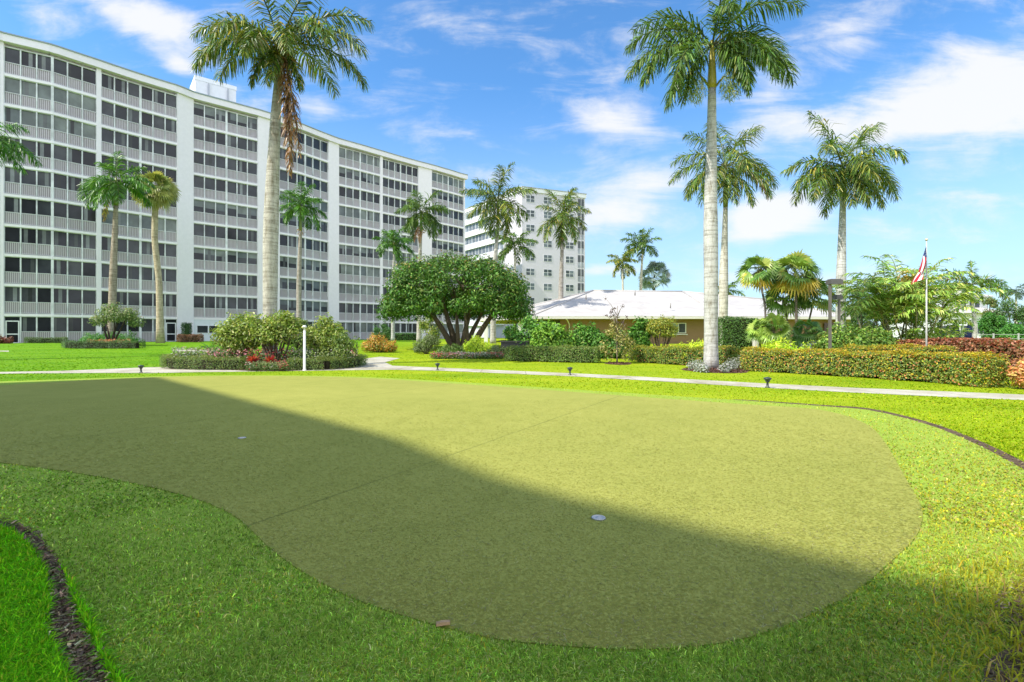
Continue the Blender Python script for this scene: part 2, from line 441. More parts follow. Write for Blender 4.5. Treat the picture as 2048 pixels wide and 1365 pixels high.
SOIL_C = catmull([gp(1975, 1400), gp(1970, 1345), gp(2005, 1312), gp(2060, 1295), (2.6, 2.2), (2.6, 1.6), (1.7, 1.7)], 4)
sheet('soil', SOIL_C, .020, SOILM)
# pale concrete walk and the plaza round the flower bed
PATH_PX = [(-500, 757), (-200, 749), (0, 744.5), (120, 742.5), (230, 738), (300, 735), (420, 733), (560, 732), (700, 726), (735, 717), (760, 714), (800, 717), (770, 725), (785, 732), (880, 736), (1020, 742), (1140, 747), (1300, 755), (1500, 766), (1700, 776), (1900, 784), (2048, 790), (2300, 799), (2700, 812),
           (2700, 826), (2300, 812), (2048, 801), (1900, 795), (1700, 785.5), (1500, 774.5), (1300, 762), (1140, 753), (1020, 748), (880, 742), (780, 740), (700, 741), (560, 743), (400, 745), (300, 747), (200, 746.5), (0, 748), (-200, 754), (-500, 763)]
PATH = np.array([gp(*p) for p in PATH_PX])
sheet('path', PATH, .005, CONCM)
sheet('path', [gp(*p) for p in [(352, 700), (385, 700.4), (430, 701), (430, 704), (385, 703.3), (352, 702.8)]], .012, CONCM)
sheet('path', [gp(*p) for p in [(-60, 701.5), (18, 702.2), (18, 704), (-60, 703.5)]], .012, CONCM)

def inpoly(P, poly):
    x, y = P[:, 0], P[:, 1]; poly = np.asarray(poly); r = np.zeros(len(P), bool); n = len(poly)
    for i in range(n):
        x1, y1 = poly[i]; x2, y2 = poly[(i + 1) % n]
        c = ((y1 > y) != (y2 > y)) & (x < (x2 - x1) * (y - y1) / (y2 - y1 + 1e-12) + x1)
        r ^= c
    return r

def hv(y):
    t = np.clip((y - 22) / 22, 0, 1); return .4 * t * t * (3 - 2 * t)

def spread(n, px0, px1, py0, py1, rg):
    """ground points, thinner with distance"""
    px = rg.uniform(px0, px1, n); py = rg.uniform(py0, py1, n)
    d = EYE * F / (py - HY)
    for _ in range(30): d = .5 * d + .5 * (EYE - hv(d)) * F / (py - HY)
    return np.stack([(px - CX) * d / F, d], 1)

def palette(rg, n, pal, jit=.18, gain=1.0):
    cs = np.array([p[:3] for p in pal], float) * gain; ws = np.array([p[3] for p in pal], float); ws /= ws.sum()
    c = cs[rg.choice(len(cs), n, p=ws)]
    return c * np.exp(rg.normal(0, jit, (n, 1))) * np.exp(rg.normal(0, jit * .3, (n, 3)))

def blades(b, P, z, hgt, wid, col, rg, lean=.6):
    n = len(P); a = rg.uniform(0, 2 * PI, n); l = rg.uniform(.1, 1, n) * lean
    hh = hgt * rg.uniform(.5, 1.15, n); s = np.stack([-np.sin(a), np.cos(a), np.zeros(n)], 1)
    fa = a + rg.normal(0, .5, n)
    dr = np.stack([np.cos(fa), np.sin(fa), np.zeros(n)], 1)
    p0 = np.column_stack([P, hv(P[:, 1]) + z])
    w_ = (wid * rg.uniform(.7, 1.3, n))[:, None]
    up = np.array([0, 0, 1.0])
    mid = p0 + up * (hh * .6)[:, None] + dr * (hh * l * .35)[:, None]
    tip = p0 + up * (hh * (1 - .35 * l))[:, None] + dr * (hh * l)[:, None]
    Q1 = np.stack([p0 - s * w_ / 2, p0 + s * w_ / 2, mid + s * w_ * .42, mid - s * w_ * .42], 1)
    b.quads(Q1, col)
    b.tris(np.stack([mid - s * w_ * .42, mid + s * w_ * .42, tip], 1), col)

rg = RNG(11)
# artificial long turf, near and right
P = spread(330000, -350, 2400, 770, 1650, rg)
P = P[(rg.uniform(0, 1, len(P)) < .95)]
k = inpoly(P, FRIN) & ~inpoly(P, GREEN) & ~inpoly(P, SOIL_C)
P = P[k]; P = P + rg.normal(0, .009, P.shape)
dist = np.hypot(P[:, 0], P[:, 1])
b = B()
for lo, hi, wd in ((0, 2.6, .0035), (2.6, 4.5, .005), (4.5, 40, .010)):
    q = P[(dist >= lo) & (dist < hi)]
    if len(q):
        # straw patches, plus the sunlit yellow put into blade colour right and far
        straw_lit = np.maximum(np.clip((q[:, 0] - 1.0) / 1.6, 0, 1) * .8, np.clip((q[:, 1] - 8) / 3, 0, .9))
        c1 = palette(rg, len(q), [(.30, .48, .055, 4), (.16, .30, .03, 3), (.46, .60, .12, 2), (.50, .50, .2, .6)], .3)
        c2 = palette(rg, len(q), [(.50, .46, .04, 3), (.50, .43, .13, 2), (.36, .40, .03, 2), (.30, .24, .1, .7)], .25)
        fld = .5 + .5 * np.sin(q[:, 0] * 2.3 + 1.7 * np.sin(q[:, 1] * 1.9)) * np.sin(q[:, 1] * 2.9 + 1.3 * np.sin(q[:, 0] * 3.1))
        c1 = c1 * (.70 + .38 * fld)[:, None]; c2 = c2 * (.85 + .28 * fld)[:, None]; straw_lit = np.clip(straw_lit + .10 * (fld > .75), 0, 1)
        pick = (rg.uniform(0, 1, len(q)) < straw_lit)[:, None]
        blades(b, q, .006, .024, wd, np.where(pick, c2, c1), rg, 2.0)
o = b.build('artificial_grass', BLADE); o['kind'] = 'stuff'
# bright living lawn: near left corner, and everything beyond the green
b = B()
P = spread(200000, -500, 320, 1000, 1750, rg)
k = ~inpoly(P, FRIN) & ~inpoly(P, SOIL_L)
P = P[k & (P[:, 0] < 0)]
blades(b, P, .0, .06, .0055, palette(rg, len(P), [(.18, .52, .008, 4), (.12, .40, .007, 3), (.32, .60, .016, 2), (.46, .50, .04, .35)], .28), rg, 1.3)
P = np.vstack([spread(230000, -200, 2300, 688, 1150, rg), spread(70000, 2300, 3800, 690, 1400, rg), spread(25000, -1500, -200, 690, 900, rg)])
k = ~inpoly(P, FRIN) & ~inpoly(P, SOIL_L) & ~inpoly(P, PATH) & ~((rg.uniform(0, 1, len(P)) < .93) & inpoly(P, SOIL_R))
P = P[k]; dist = np.hypot(P[:, 0], P[:, 1])
for lo, hi, wd, hg in ((0, 6, .007, .034), (6, 12, .014, .028), (12, 22, .028, .026), (22, 60, .06, .026)):
    q = P[(dist >= lo) & (dist < hi)]
    if len(q):
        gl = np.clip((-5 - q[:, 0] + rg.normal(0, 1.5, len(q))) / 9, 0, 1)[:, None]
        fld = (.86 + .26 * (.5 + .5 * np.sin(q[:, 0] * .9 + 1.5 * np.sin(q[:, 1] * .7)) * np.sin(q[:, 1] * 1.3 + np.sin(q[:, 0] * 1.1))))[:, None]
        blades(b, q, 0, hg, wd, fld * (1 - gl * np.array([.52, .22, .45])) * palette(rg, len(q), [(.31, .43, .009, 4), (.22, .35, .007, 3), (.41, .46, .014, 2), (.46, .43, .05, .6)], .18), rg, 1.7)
o = b.build('grass', BLADE); o['kind'] = 'stuff'
# long yellow weeds in the near right corner
b = B()
P = spread(2600, 1830, 2350, 1130, 1500, rg)
k = rg.uniform(0, 1, len(P)) < np.clip((P[:, 0] / P[:, 1] * 1000 + 1024 - 1830) / 220, .05, 1)
P = P[k & (P[:, 0] > 1.55)]
blades(b, P, .01, .085, .006, palette(rg, len(P), [(.42, .40, .03, 4), (.34, .36, .04, 3), (.40, .30, .09, 1)], .2), rg, 1.6)
o = b.build('weeds', BLADE); o['kind'] = 'stuff'
# mulch chips and dead blades on the soil
b = B()
for poly, n, rgx in ((SOIL_L, 9000, (-300, 420, 1000, 1600)), (SOIL_R, 3200, (1450, 2400, 800, 1300)), (SOIL_C, 1800, (1880, 2450, 1260, 1600))):
    P = spread(n * 6, *rgx, rg); P = P[inpoly(P, poly)][:n]
    m = len(P); a = rg.uniform(0, PI, m); ln = rg.uniform(.003, .016, m) * rg.choice([1, 1, 1, 1.9], m); wd = rg.uniform(.001, .0045, m)
    t = np.stack([np.cos(a), np.sin(a), rg.normal(0, .35, m)], 1); s = np.stack([-np.sin(a), np.cos(a), rg.normal(0, .4, m)], 1)
    p = np.column_stack([P, rg.uniform(.008, .03, m)])
    Q = np.stack([p - t * ln[:, None] - s * wd[:, None], p + t * ln[:, None] - s * wd[:, None], p + t * ln[:, None] + s * wd[:, None], p - t * ln[:, None] + s * wd[:, None]], 1)
    b.quads(Q, palette(rg, m, [(.13, .082, .052, 5), (.21, .145, .095, 3), (.33, .25, .16, 1.4), (.48, .39, .22, .9)], .3))
o = b.build('mulch', CHIP); o['kind'] = 'stuff'
# straw and clippings on the putting green
b = B()
P = np.vstack([spread(2600, 500, 1900, 1000, 1320, rg), spread(1500, 1500, 1900, 1060, 1300, rg)]); P = P[inpoly(P, GREEN)]
m = len(P); a = rg.uniform(0, PI, m); ln = rg.uniform(.004, .015, m); wd = .0012
t = np.stack([np.cos(a), np.sin(a), rg.normal(0, .2, m)], 1); s = np.stack([-np.sin(a), np.cos(a), np.zeros(m)], 1)
p = np.column_stack([P, np.full(m, .0175)])
b.quads(np.stack([p - t * ln[:, None] - s * wd, p + t * ln[:, None] - s * wd, p + t * ln[:, None] + s * wd, p - t * ln[:, None] + s * wd], 1), palette(rg, m, [(.36, .34, .2, 3), (.24, .28, .1, 3), (.15, .13, .07, 1)], .2))
o = b.build('clippings', BLADE); o['kind'] = 'stuff'
# short flattened fibres of the putting turf
b = B(); P = spread(190000, -200, 2000, 800, 1330, rg); P = P[inpoly(P, GREEN)]
m = len(P); dist = np.hypot(P[:, 0], P[:, 1]); a = rg.uniform(0, PI, m); ln = rg.uniform(.004, .009, m) * np.clip(dist / 3, 1, 2.5); wd = .0010 * np.clip(dist / 3, 1, 2.5)
t = np.stack([np.cos(a), np.sin(a), rg.normal(0, .12, m)], 1); sv = np.stack([-np.sin(a), np.cos(a), rg.normal(0, .1, m)], 1)
p = np.column_stack([P, np.full(m, .0158)])
lnn, wdd = ln[:, None], wd[:, None]
b.quads(np.stack([p - t * lnn - sv * wdd, p + t * lnn - sv * wdd, p + t * lnn + sv * wdd, p - t * lnn + sv * wdd], 1), palette(rg, m, [(.345, .350, .084, 5), (.41, .41, .12, 2), (.30, .31, .07, 2), (.5, .5, .25, .3)], .12))
o = b.build('turf_fibres', BLADE); o['kind'] = 'stuff'

# ------------------------------------------------------------------ small things on the green
def cup(px, py, label, r):
    x, y = gp(px, py); t = thing('golf_cup', label, 'golf cup', (x, y, .014), 'cups in the putting green')
    b = B(); b.lathe((x, y, .014), [(r * .80, .003), (r, .004), (r, .008), (r * .84, .0085), (r * .82, .004), (r * .3, .0035), (r * .28, .007), (0, .0075)], 24, (.44, .44, .43)); b.build('liner', METAL, t)
    b = B(); b.lathe((x, y, .014), [(r * 1.10, 0), (r * 1.10, .003), (r * .98, .0035)], 24, (.12, .14, .06)); b.build('rim', METAL, t)
cup(1197, 1041, 'white capped golf cup in the shaded near part of the putting green', .048)
cup(484, 879, 'far white golf cup with a dark scuff beside it on the green', .045)
b = B(); x, y = gp(885, 1259)
for k_, (dx, dz, a) in enumerate([(0, .012, .25), (.012, .02, .1)]):
    b.box((x + dx, y, .02 + dz * .5), (.055 - .012 * k_, .018, .012), a, (.55, .36, .2))
tag(b.build('wood_scrap', CHIP, None, (x, y, .014)), 'tan scrap of wood lying on the near edge of the green', 'wood scrap')

# ------------------------------------------------------------------ foliage helpers
def leafq(b, P, N, T, Ln, Wd, col, smooth=False):
    T = unit(T - N * (T * N).sum(1, keepdims=True)); S = np.cross(N, T)
    Ln = np.broadcast_to(Ln, (len(P),))[:, None]; Wd = np.broadcast_to(Wd, (len(P),))[:, None]
    b.quads(np.stack([P, P + T * Ln * .5 + S * Wd / 2, P + T * Ln - N * Ln * .12, P + T * Ln * .5 - S * Wd / 2], 1), col)

def leaf_ellipsoid(b, c, r, n, ln, wd, pal, rg, inner=.45, jit=.2, topcol=None, droop=.35, flat_bottom=None):
    N = unit(rg.normal(0, 1, (n, 3)))
    rad = np.where(rg.uniform(0, 1, n) < .7, rg.uniform(.86, 1.04, n), rg.uniform(inner, .95, n))
    lump = 1 + .1 * np.sin(N[:, 0] * 5 + c[0] * 3) * np.sin(N[:, 2] * 6 + c[1]) + .07 * np.sin(N[:, 1] * 9 + c[0])
    P = np.asarray(c) + N * rad[:, None] * lump[:, None] * np.asarray(r)
    if flat_bottom is not None:
        P[:, 2] = np.maximum(P[:, 2], flat_bottom + rg.uniform(0, .12, n))
    nn = unit(N / np.asarray(r) * np.mean(r) + rg.normal(0, .42, (n, 3)) + np.array([0, 0, .4]))
    T = unit(rg.normal(0, 1, (n, 3)) + N * .5 - np.array([0, 0, droop]))
    col = palette(rg, n, pal, jit, 1.8)
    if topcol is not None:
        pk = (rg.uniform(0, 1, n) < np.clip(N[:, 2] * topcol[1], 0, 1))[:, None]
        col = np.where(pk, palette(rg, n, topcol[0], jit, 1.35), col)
    leafq(b, P, nn, T, ln * rg.uniform(.65, 1.25, n), wd * rg.uniform(.7, 1.2, n), col)

def stems(b, base, tops, r0, rg, col=(.12, .09, .06)):
    for tp in tops:
        a = np.array(base, float); z = np.array(tp, float)
        m = (a + z) / 2 + rg.normal(0, .12 * np.linalg.norm(z - a), 3) * np.array([1, 1, .2])
        t = np.linspace(0, 1, 7)[:, None]
        b.tube((1 - t) ** 2 * a + 2 * t * (1 - t) * m + t * t * z, np.linspace(r0, r0 * .35, 7), 6, col)

def bush(name, label, cat, px0, px1, pt, d, pal, n=1500, leaf=(.12, .06), seed=1, group=None, lobes=5, topcol=None, mat=None, base=None, jit=.2, sep_stem=True, depth=.8):
    """leafy shrub of several lobes standing on the ground"""
    rg = RNG(seed); n = int(n * 1.8); leaf = (leaf[0] * .82, leaf[1] * .82); x0, x1 = X_(px0, d), X_(px1, d); g = h(d); zt = Z_(pt, d); z0 = g if base is None else Z_(base, d)
    cx, wx, hz = (x0 + x1) / 2, (x1 - x0) / 2, zt - z0
    t = thing(name, label, cat, (cx, d, g), group)
    b = B(); tops = []
    m = max(int(lobes * 2), 5)
    for i in range(m):
        u = rg.uniform(-1, 1) if i > 1 else (-1, 1)[i]
        low = i % 3 == 2
        r = wx * rg.uniform(.27, .42); hh = hz * (math.sqrt(1 - .4 * u * u) * rg.uniform(.74, 1.0)) * (.6 if low else 1)
        if i == 3: u, hh = rg.uniform(-.6, .6), hz
        rz = min(hh * .48, r * rg.uniform(.75, 1.05))
        c = (cx + u * (wx - r), d + rg.uniform(-.8, .8) * wx * depth * .6 * (1.2 - abs(u)), z0 + hh - rz)
        leaf_ellipsoid(b, c, (r, max(r * depth, .12), rz), n // m, leaf[0], leaf[1], pal, rg, .3, jit, topcol, flat_bottom=g + .02)
        tops.append(c)
    for i in range(m * (9 if group == 'shrubs in the palm bed' else 3)):
        c = tops[rg.integers(len(tops))]; v = unit(np.array([rg.normal(), rg.normal() * .7, abs(rg.normal()) + .3])); e = np.array(c) + v * wx * rg.uniform(.28, .5) * np.array([1, 1, min(1.0, hz / wx)])
        if e[2] > zt + .04 * hz: continue
        leaf_ellipsoid(b, e, (leaf[0] * .9, leaf[0] * .9, leaf[0] * 1.3), 14, leaf[0], leaf[1], pal, rg, .1, jit, topcol)
    leaf_ellipsoid(b, (cx, d, z0 + hz * .38), (wx * .8, wx * depth * .7, hz * .36), n // 5, leaf[0], leaf[1], pal, rg, .2, jit, None, flat_bottom=g + .02)
    b.build('foliage', mat or LEAF, t)
    s = B(); stems(s, (cx, d, g - .02), [(c[0], c[1], c[2]) for c in tops], min(.05, wx * .08), rg); s.build('stem', WOOD, t)
    return t

def hedge(name, label, cat, line, width, height, n, leaf, pal, seed, group=None, topcol=None, jit=.22, mat=None, core=(.04, .035, .02)):
    rg = RNG(seed); n = int(n * 1.9); leaf = (leaf[0] * .72, leaf[1] * .72); line = np.array(line, float); seg = np.diff(line, axis=0); ln = np.linalg.norm(seg, axis=1)
    Ltot = ln.sum(); c0 = line.mean(0)
    hts = np.broadcast_to(np.asarray(height, float), (len(line),))
    t = thing(name, label, cat, (c0[0], c0[1], h(c0[1])), group)
    b = B(); area = np.array([width * Ltot, hts.mean() * Ltot, hts.mean() * Ltot, hts.mean() * width, hts.mean() * width])
    which = rg.choice(5, n, p=area / area.sum()); s = rg.uniform(0, Ltot, n)
    s = np.where(which == 3, 0, np.where(which == 4, Ltot, s))
    cum = np.concatenate([[0], np.cumsum(ln)]); i = np.clip(np.searchsorted(cum, s, 'right') - 1, 0, len(ln) - 1)
    f = (s - cum[i]) / ln[i]; T2 = seg[i] / ln[i][:, None]; N2 = np.stack([T2[:, 1], -T2[:, 0]], 1)
    p2 = line[i] + seg[i] * f[:, None]; H = hts[i] * (1 - f) + hts[np.minimum(i + 1, len(hts) - 1)] * f
    off = np.where(which == 1, 1.0, np.where(which == 2, -1.0, rg.uniform(-1, 1, n))) * width / 2
    zz = np.where(which == 0, H, H * (.03 + .07 * (.5 + .5 * np.sin(s * 5.3 + seed)) + .9 * rg.uniform(0, 1, n)))
    lump = .05 * np.sin(s * 3.1 + seed) + .04 * np.sin(s * 7.3)
    P = np.column_stack([p2 + N2 * off[:, None], zz + np.where(which == 0, lump * .6, 0)])
    Nf = np.zeros((n, 3)); Nf[which == 0, 2] = 1
    for w_, sg in ((1, 1), (2, -1)):
        Nf[which == w_, :2] = sg * N2[which == w_]
    Nf[which == 3, :2] = -T2[which == 3]; Nf[which == 4, :2] = T2[which == 4]
    P = P + Nf * (rg.uniform(-.10, .05, n) + (which > 0) * lump)[:, None]
    P[:, 2] += hv(P[:, 1]); 
    N = unit(Nf + rg.normal(0, .42, (n, 3)) + np.array([0, 0, .35]))
    T = unit(rg.normal(0, 1, (n, 3)) + Nf * .6)
    blotch = .5 + .5 * np.sin(s * 1.7 + 2 * np.sin(zz * 4 + s) + seed)
    col = palette(rg, n, pal, jit, 1.8)
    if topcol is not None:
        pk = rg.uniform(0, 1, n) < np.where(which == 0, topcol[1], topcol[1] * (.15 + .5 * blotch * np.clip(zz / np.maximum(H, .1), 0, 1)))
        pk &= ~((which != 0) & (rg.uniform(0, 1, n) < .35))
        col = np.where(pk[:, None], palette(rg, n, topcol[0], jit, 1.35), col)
    leafq(b, P, N, T, leaf[0] * rg.uniform(.7, 1.25, n), leaf[1] * rg.uniform(.7, 1.2, n), col)
    b.build('foliage', mat or LEAF, t)
    c = B()
    for j in range(len(ln)):
        if ln[j] < 1.1 and len(ln) > 1: continue
        Tj = seg[j] / ln[j]; Nj = np.array([Tj[1], -Tj[0]]); hw = width / 2 - .16
        ext0 = Tj * (.25 if j == 0 else 0); ext1 = Tj * (-.25 if j == len(ln) - 1 else 0)
        a, z = line[j] + ext0, line[j + 1] + ext1
        g0, g1 = h(a[1]), h(z[1])
        V = []
        for q, hh, g in ((a, hts[j], g0), (z, hts[j + 1], g1)):
            for sg in (-1, 1):
                for zz_ in (.03, hh - .1):
                    xy = q + Nj * hw * sg; V.append((xy[0], xy[1], g + zz_))
        c.indexed(V, [(0, 1, 3, 2), (4, 6, 7, 5), (0, 4, 5, 1), (2, 3, 7, 6), (0, 2, 6, 4), (1, 5, 7, 3)], core, False)
    c.build('branches', WOOD, t)
    return t

# ------------------------------------------------------------------ palms
PG = [(.05, .10, .018, 4), (.08, .135, .022, 3), (.035, .07, .016, 2), (.13, .16, .03, 1)]
PBRIGHT = [(.045, .12, .014, 4), (.075, .165, .018, 3), (.03, .08, .012, 2)]
PYEL = [(.10, .14, .025, 3), (.2, .2, .03, 2), (.06, .1, .02, 2), (.3, .24, .05, .6)]
PDEAD = [(.20, .11, .05, 3), (.14, .075, .035, 2), (.27, .17, .09, 1)]
PGREY = [(.16, .21, .2, 3), (.11, .15, .14, 2), (.22, .27, .26, 1)]

def frond(b, o, az, el, Lf, droop, rg, pal, k=46, lw=.045, ll=.30, hang=.55, plume=.5, col_r=(.13, .15, .04), twist=0):
    """one feather leaf: an arching midrib with two ranks of leaflets"""
    m = 13; t = np.linspace(0, 1, m); e = el - droop * t ** 1.35
    d3 = np.stack([np.cos(e) * math.cos(az), np.cos(e) * math.sin(az), np.sin(e)], 1)
    P = np.vstack([[0, 0, 0], np.cumsum((d3[1:] + d3[:-1]) / 2 * Lf / (m - 1), axis=0)]) + o
    b.tube(P, np.linspace(.035, .008, m) * (Lf / 3.4), 4, col_r, cap=False)
    tt = np.repeat(np.linspace(.13, .995, k), 2); sg = np.tile([1, -1], k)
    n = len(tt); tt = np.clip(tt + rg.normal(0, .006, n), .1, 1)
    Pi = np.stack([np.interp(tt, t, P[:, j]) for j in range(3)], 1)
    Ti = unit(np.stack([np.interp(tt, t, d3[:, j]) for j in range(3)], 1))
    side = np.array([-math.sin(az + twist), math.cos(az + twist), 0.0])
    Si = np.broadcast_to(side, (n, 3)) * sg[:, None]
    Up = np.cross(Ti, np.broadcast_to(side, (n, 3))) * -1
    Up = np.where(Up[:, 2:3] < 0, Up, Up); Up = np.cross(np.broadcast_to(side, (n, 3)), Ti) * -1
    ang = rg.normal(0, plume, n)
    D = unit(Si * np.cos(ang)[:, None] + Up * np.sin(ang)[:, None] + Ti * (.45 + .5 * tt)[:, None])
    prof = np.interp(tt, [0, .13, .35, .6, .85, 1], [.5, .7, 1, .95, .65, .35])
    l = (Lf * ll * prof * rg.uniform(.85, 1.1, n))[:, None]
    dn = np.array([0, 0, -1.0])
    mid = Pi + unit(D + dn * hang * .25) * l * .5
    tip = mid + unit(D + dn * hang * 1.5) * l * .55
    Wv = unit(np.cross(D, rg.normal(0, 1, (n, 3)) * .5 + np.array([0, 0, 1.0]))) * (lw * rg.uniform(.8, 1.2, n) * np.sqrt(prof))[:, None] / 2
    c = palette(rg, n, pal, .22, 1.7)
    b.quads(np.stack([Pi - Wv * .5, Pi + Wv * .5, mid + Wv, mid - Wv], 1), c)
    b.quads(np.stack([mid - Wv, mid + Wv, tip + Wv * .25, tip - Wv * .25], 1), c)

def royal_palm(label, pxb, d, trunk, nf=15, Lf=3.3, r=.25, shaft=1.4, pal=PG, seed=1, split=True, dead=0, seedheads=0, els=(80, -35), droop=1.35, bark=(.56, .53, .46),
               shaftcol=(.16, .21, .04), name='royal_palm', group='royal palms', hang=.55, lw=.045, k=46, fr=None, ll=.30, plume=.5, bulge=.18, nuts=None, yaw=0):
    """trunk: list of (px, py) from low to the base of the crown"""
    rg = RNG(seed); g = h(d); x0 = X_(pxb, d)
    t = thing(name, label, 'palm tree', (x0, d, g), group)
    pts = [(x0, g - .05)] + [(X_(px, d), Z_(py, d)) for px, py in trunk]
    pts = np.array(pts); m = 26; zz = np.linspace(pts[0, 1], pts[-1, 1], m)
    P = np.column_stack([np.interp(zz, pts[:, 1], pts[:, 0]), np.full(m, d), zz])
    P[1:-1, 0] = (P[:-2, 0] + P[1:-1, 0] * 2 + P[2:, 0]) / 4
    s = np.linspace(0, 1, m)
    R = r * (1.0 + .28 * np.exp(-s * 22) + bulge * np.exp(-((s - .48) / .25) ** 2) - .42 * np.clip((s - .5) / .5, 0, 1))
    b = B(); b.tube(P, R, 16, bark); b.build('trunk', TRUNK, t)
    top = P[-1].copy(); rs = R[-1]
    c = top + np.array([0, 0, shaft])
    if shaft > .05:
        b = B(); zs = np.linspace(0, 1, 9)
        b.tube(top + np.outer(zs, [0, 0, shaft]), rs * np.interp(zs, [0, .12, .5, 1], [1.05, 1.2, .95, .45]), 14, shaftcol)
        b.build('crownshaft', METAL, t)
    c0 = top + np.array([0, 0, shaft * .9])
    crown = B(); kb = 'crown'
    lst = fr
    if lst is None:
        lst = []
        for i in range(nf):
            f = i / max(nf - 1, 1)
            el = math.radians(els[0] + (els[1] - els[0]) * f ** .85 + rg.normal(0, 6))
            lst.append((yaw + i * 2.39996 + rg.normal(0, .2), el, 1.0 * rg.uniform(.88, 1.08), droop * (.55 + .5 * min(1, f + .35)) * rg.uniform(.85, 1.15)))
    for (az, el, ls, dr) in lst:
        bb = B() if split else crown
        pal_ = pal
        frond(bb, c0 + np.array([math.cos(az), math.sin(az), 0]) * rs * .35, az, el, Lf * ls, dr, rg, pal_, k, lw, ll, hang, plume, twist=rg.normal(0, .2))
        if split: bb.build('frond', PALM, t)
    for i in range(dead):
        bb = B() if split else crown
        az = rg.uniform(0, 2 * PI)
        frond(bb, top + np.array([math.cos(az) * rs, math.sin(az) * rs, shaft * .2]), az, math.radians(-55), Lf * rg.uniform(.6, .95), .6, rg, PDEAD, int(k * .7), lw * .9, ll * .7, .9, .5, (.16, .1, .06))
        if split: bb.build('dead_frond', PALM, t)
    if not split: crown.build('crown', PALM, t)
    for i in range(seedheads):
        bb = B(); az = rg.uniform(-PI, 0) if i else -PI / 2
        az = [-.2, -2.9, -1.5, 1.2][i % 4]
        sx = (1, -1, .2, -.2)[i % 4]; cc_ = top + np.array([sx * .62, -.12 + .1 * (i > 1), .12 - .1 * i])
        bb.tube([top + [sx * rs * .8, 0, .06], top + [sx * .4, -.06, .42], cc_ + [0, 0, .2]], [.04, .035, .02], 6, (.3, .32, .06))
        leaf_ellipsoid(bb, cc_, (.36, .3, .52), 520, .26, .022, [(.22, .25, .03, 3), (.15, .2, .03, 2), (.3, .28, .05, 1)], rg, .1, .2, None, 1.6)
        bb.build('flower_cluster', PALM, t)
    if nuts:
        bb = B(); n = nuts
        leaf_ellipsoid(bb, top + np.array([0, 0, -.15]), (.42, .42, .5), n, .2, .07, [(.34, .2, .06, 3), (.2, .11, .05, 2)], rg, .2); bb.build('seed_cluster', PALM, t)
    return t

def deg(*a): return [math.radians(x) for x in a]
def FR(*rows):  # (azimuth as seen from above: 0 = right, 90 = away, 180 = left, -90 = toward us), elevation, length, droop in degrees
    return [(math.radians(a), math.radians(e), l, math.radians(dr)) for a, e, l, dr in rows]

royal_palm('tall royal palm with dead brown fronds hanging down its trunk, in the hedged flower bed', 541, 19.6, [(540, 640), (541, 480), (546, 340), (552, 220), (560, 130)], Lf=3.55, r=.25, bulge=.12, shaft=.9, pal=PYEL + PG + [(.16, .17, .10, 3)], seed=3, dead=0, lw=.055, k=92, hang=.75, ll=.25,
           bark=(.50, .475, .41), shaftcol=(.15, .12, .05), plume=.65,
           fr=FR((176, 42, 1.08, 78), (160, 18, 1.0, 75), (196, 12, 1.0, 90), (-150, 0, .95, 70), (-120, 15, .9, 95), (-95, -10, .8, 60), (-60, 5, .9, 85), (-35, 20, 1.0, 85), (-10, 25, 1.1, 85), (12, 12, 1.05, 80), (5, 48, 1.1, 75), (70, 25, 1, 80), (125, 30, 1, 80), (-100, 60, 1, 70), (-25, 65, 1.05, 70), (-80, -45, .62, 40), (-20, -50, .62, 35), (-150, -48, .6, 35)))
T1 = [o for o in COL.objects if o.type == 'EMPTY'][-1]
rg = RNG(5)
for (dx, dz, Lf, el) in ((.16, .75, 4.9, -82), (.26, .6, 4.2, -77), (.05, .4, 3.0, -79), (.34, .2, 4.4, -85)):
    b = B(); frond(b, np.array([X_(563, 19.6) + dx, 19.25, Z_(120, 19.6) + dz - .4]), math.radians(-20), math.radians(el), Lf, .12, rg, PDEAD, 64, .05, .13, 1.1, .7, (.2, .12, .07)); b.build('dead_frond', PALM, T1)
b = B(); leaf_ellipsoid(b, (X_(570, 19.6), 19.4, Z_(110, 19.6)), (.32, .3, .55), 160, .5, .08, PDEAD, rg, .2); b.build('dead_sheath', PALM, T1)

royal_palm('tallest royal palm with smooth white trunk and yellow crownshaft, in a mulch ring', 1422, 18.1, [(1422, 560), (1421, 420), (1423, 300), (1424, 178)], Lf=3.35, r=.232, bulge=.08, shaft=1.75, seed=8, seedheads=2, k=96, lw=.052, hang=.75, ll=.26, plume=.6,
           bark=(.485, .475, .46), shaftcol=(.42, .36, .06),
           fr=FR((-155, -32, 1.0, 48), (-28, -45, .7, 35), (-158, -50, .8, 25), (-95, 38, .75, 95), (-62, -30, .8, 60), (176, 18, 1.02, 88), (192, 4, 1.02, 85), (168, 45, 1.0, 95), (-140, -12, .98, 70), (-40, -8, .9, 80), (-12, 5, 1.0, 85), (6, 22, 1.05, 95), (18, 42, 1.1, 100), (-5, 60, 1.1, 90), (45, 35, 1, 90), (150, 65, 1.05, 90), (-90, 68, 1, 80)))
royal_palm('royal palm directly behind the tallest white trunk, with one rusty brown lower frond', 1447, 31, [(1447, 560), (1451, 415)], Lf=3.5, r=.23, shaft=2.9, pal=PYEL + PG, seed=12, dead=0, k=76, lw=.062, hang=.7, shaftcol=(.2, .21, .05),
           fr=FR((178, 14, 1.05, 70), (190, -12, 1.0, 65), (-150, -30, 1, 50), (-120, -55, .8, 25), (-80, -60, .8, 20), (-45, -45, .9, 35), (-12, -10, 1.0, 70), (2, 12, 1.05, 80), (15, 28, 1.05, 85), (20, 66, 1.15, 50), (100, 80, 1.1, 40), (150, 70, 1, 60), (160, 45, 1, 85), (90, 20, 1, 80), (120, 10, 1, 80), (60, 10, 1, 80), (-90, 20, 1, 100)))
T3 = [o for o in COL.objects if o.type == 'EMPTY'][-1]
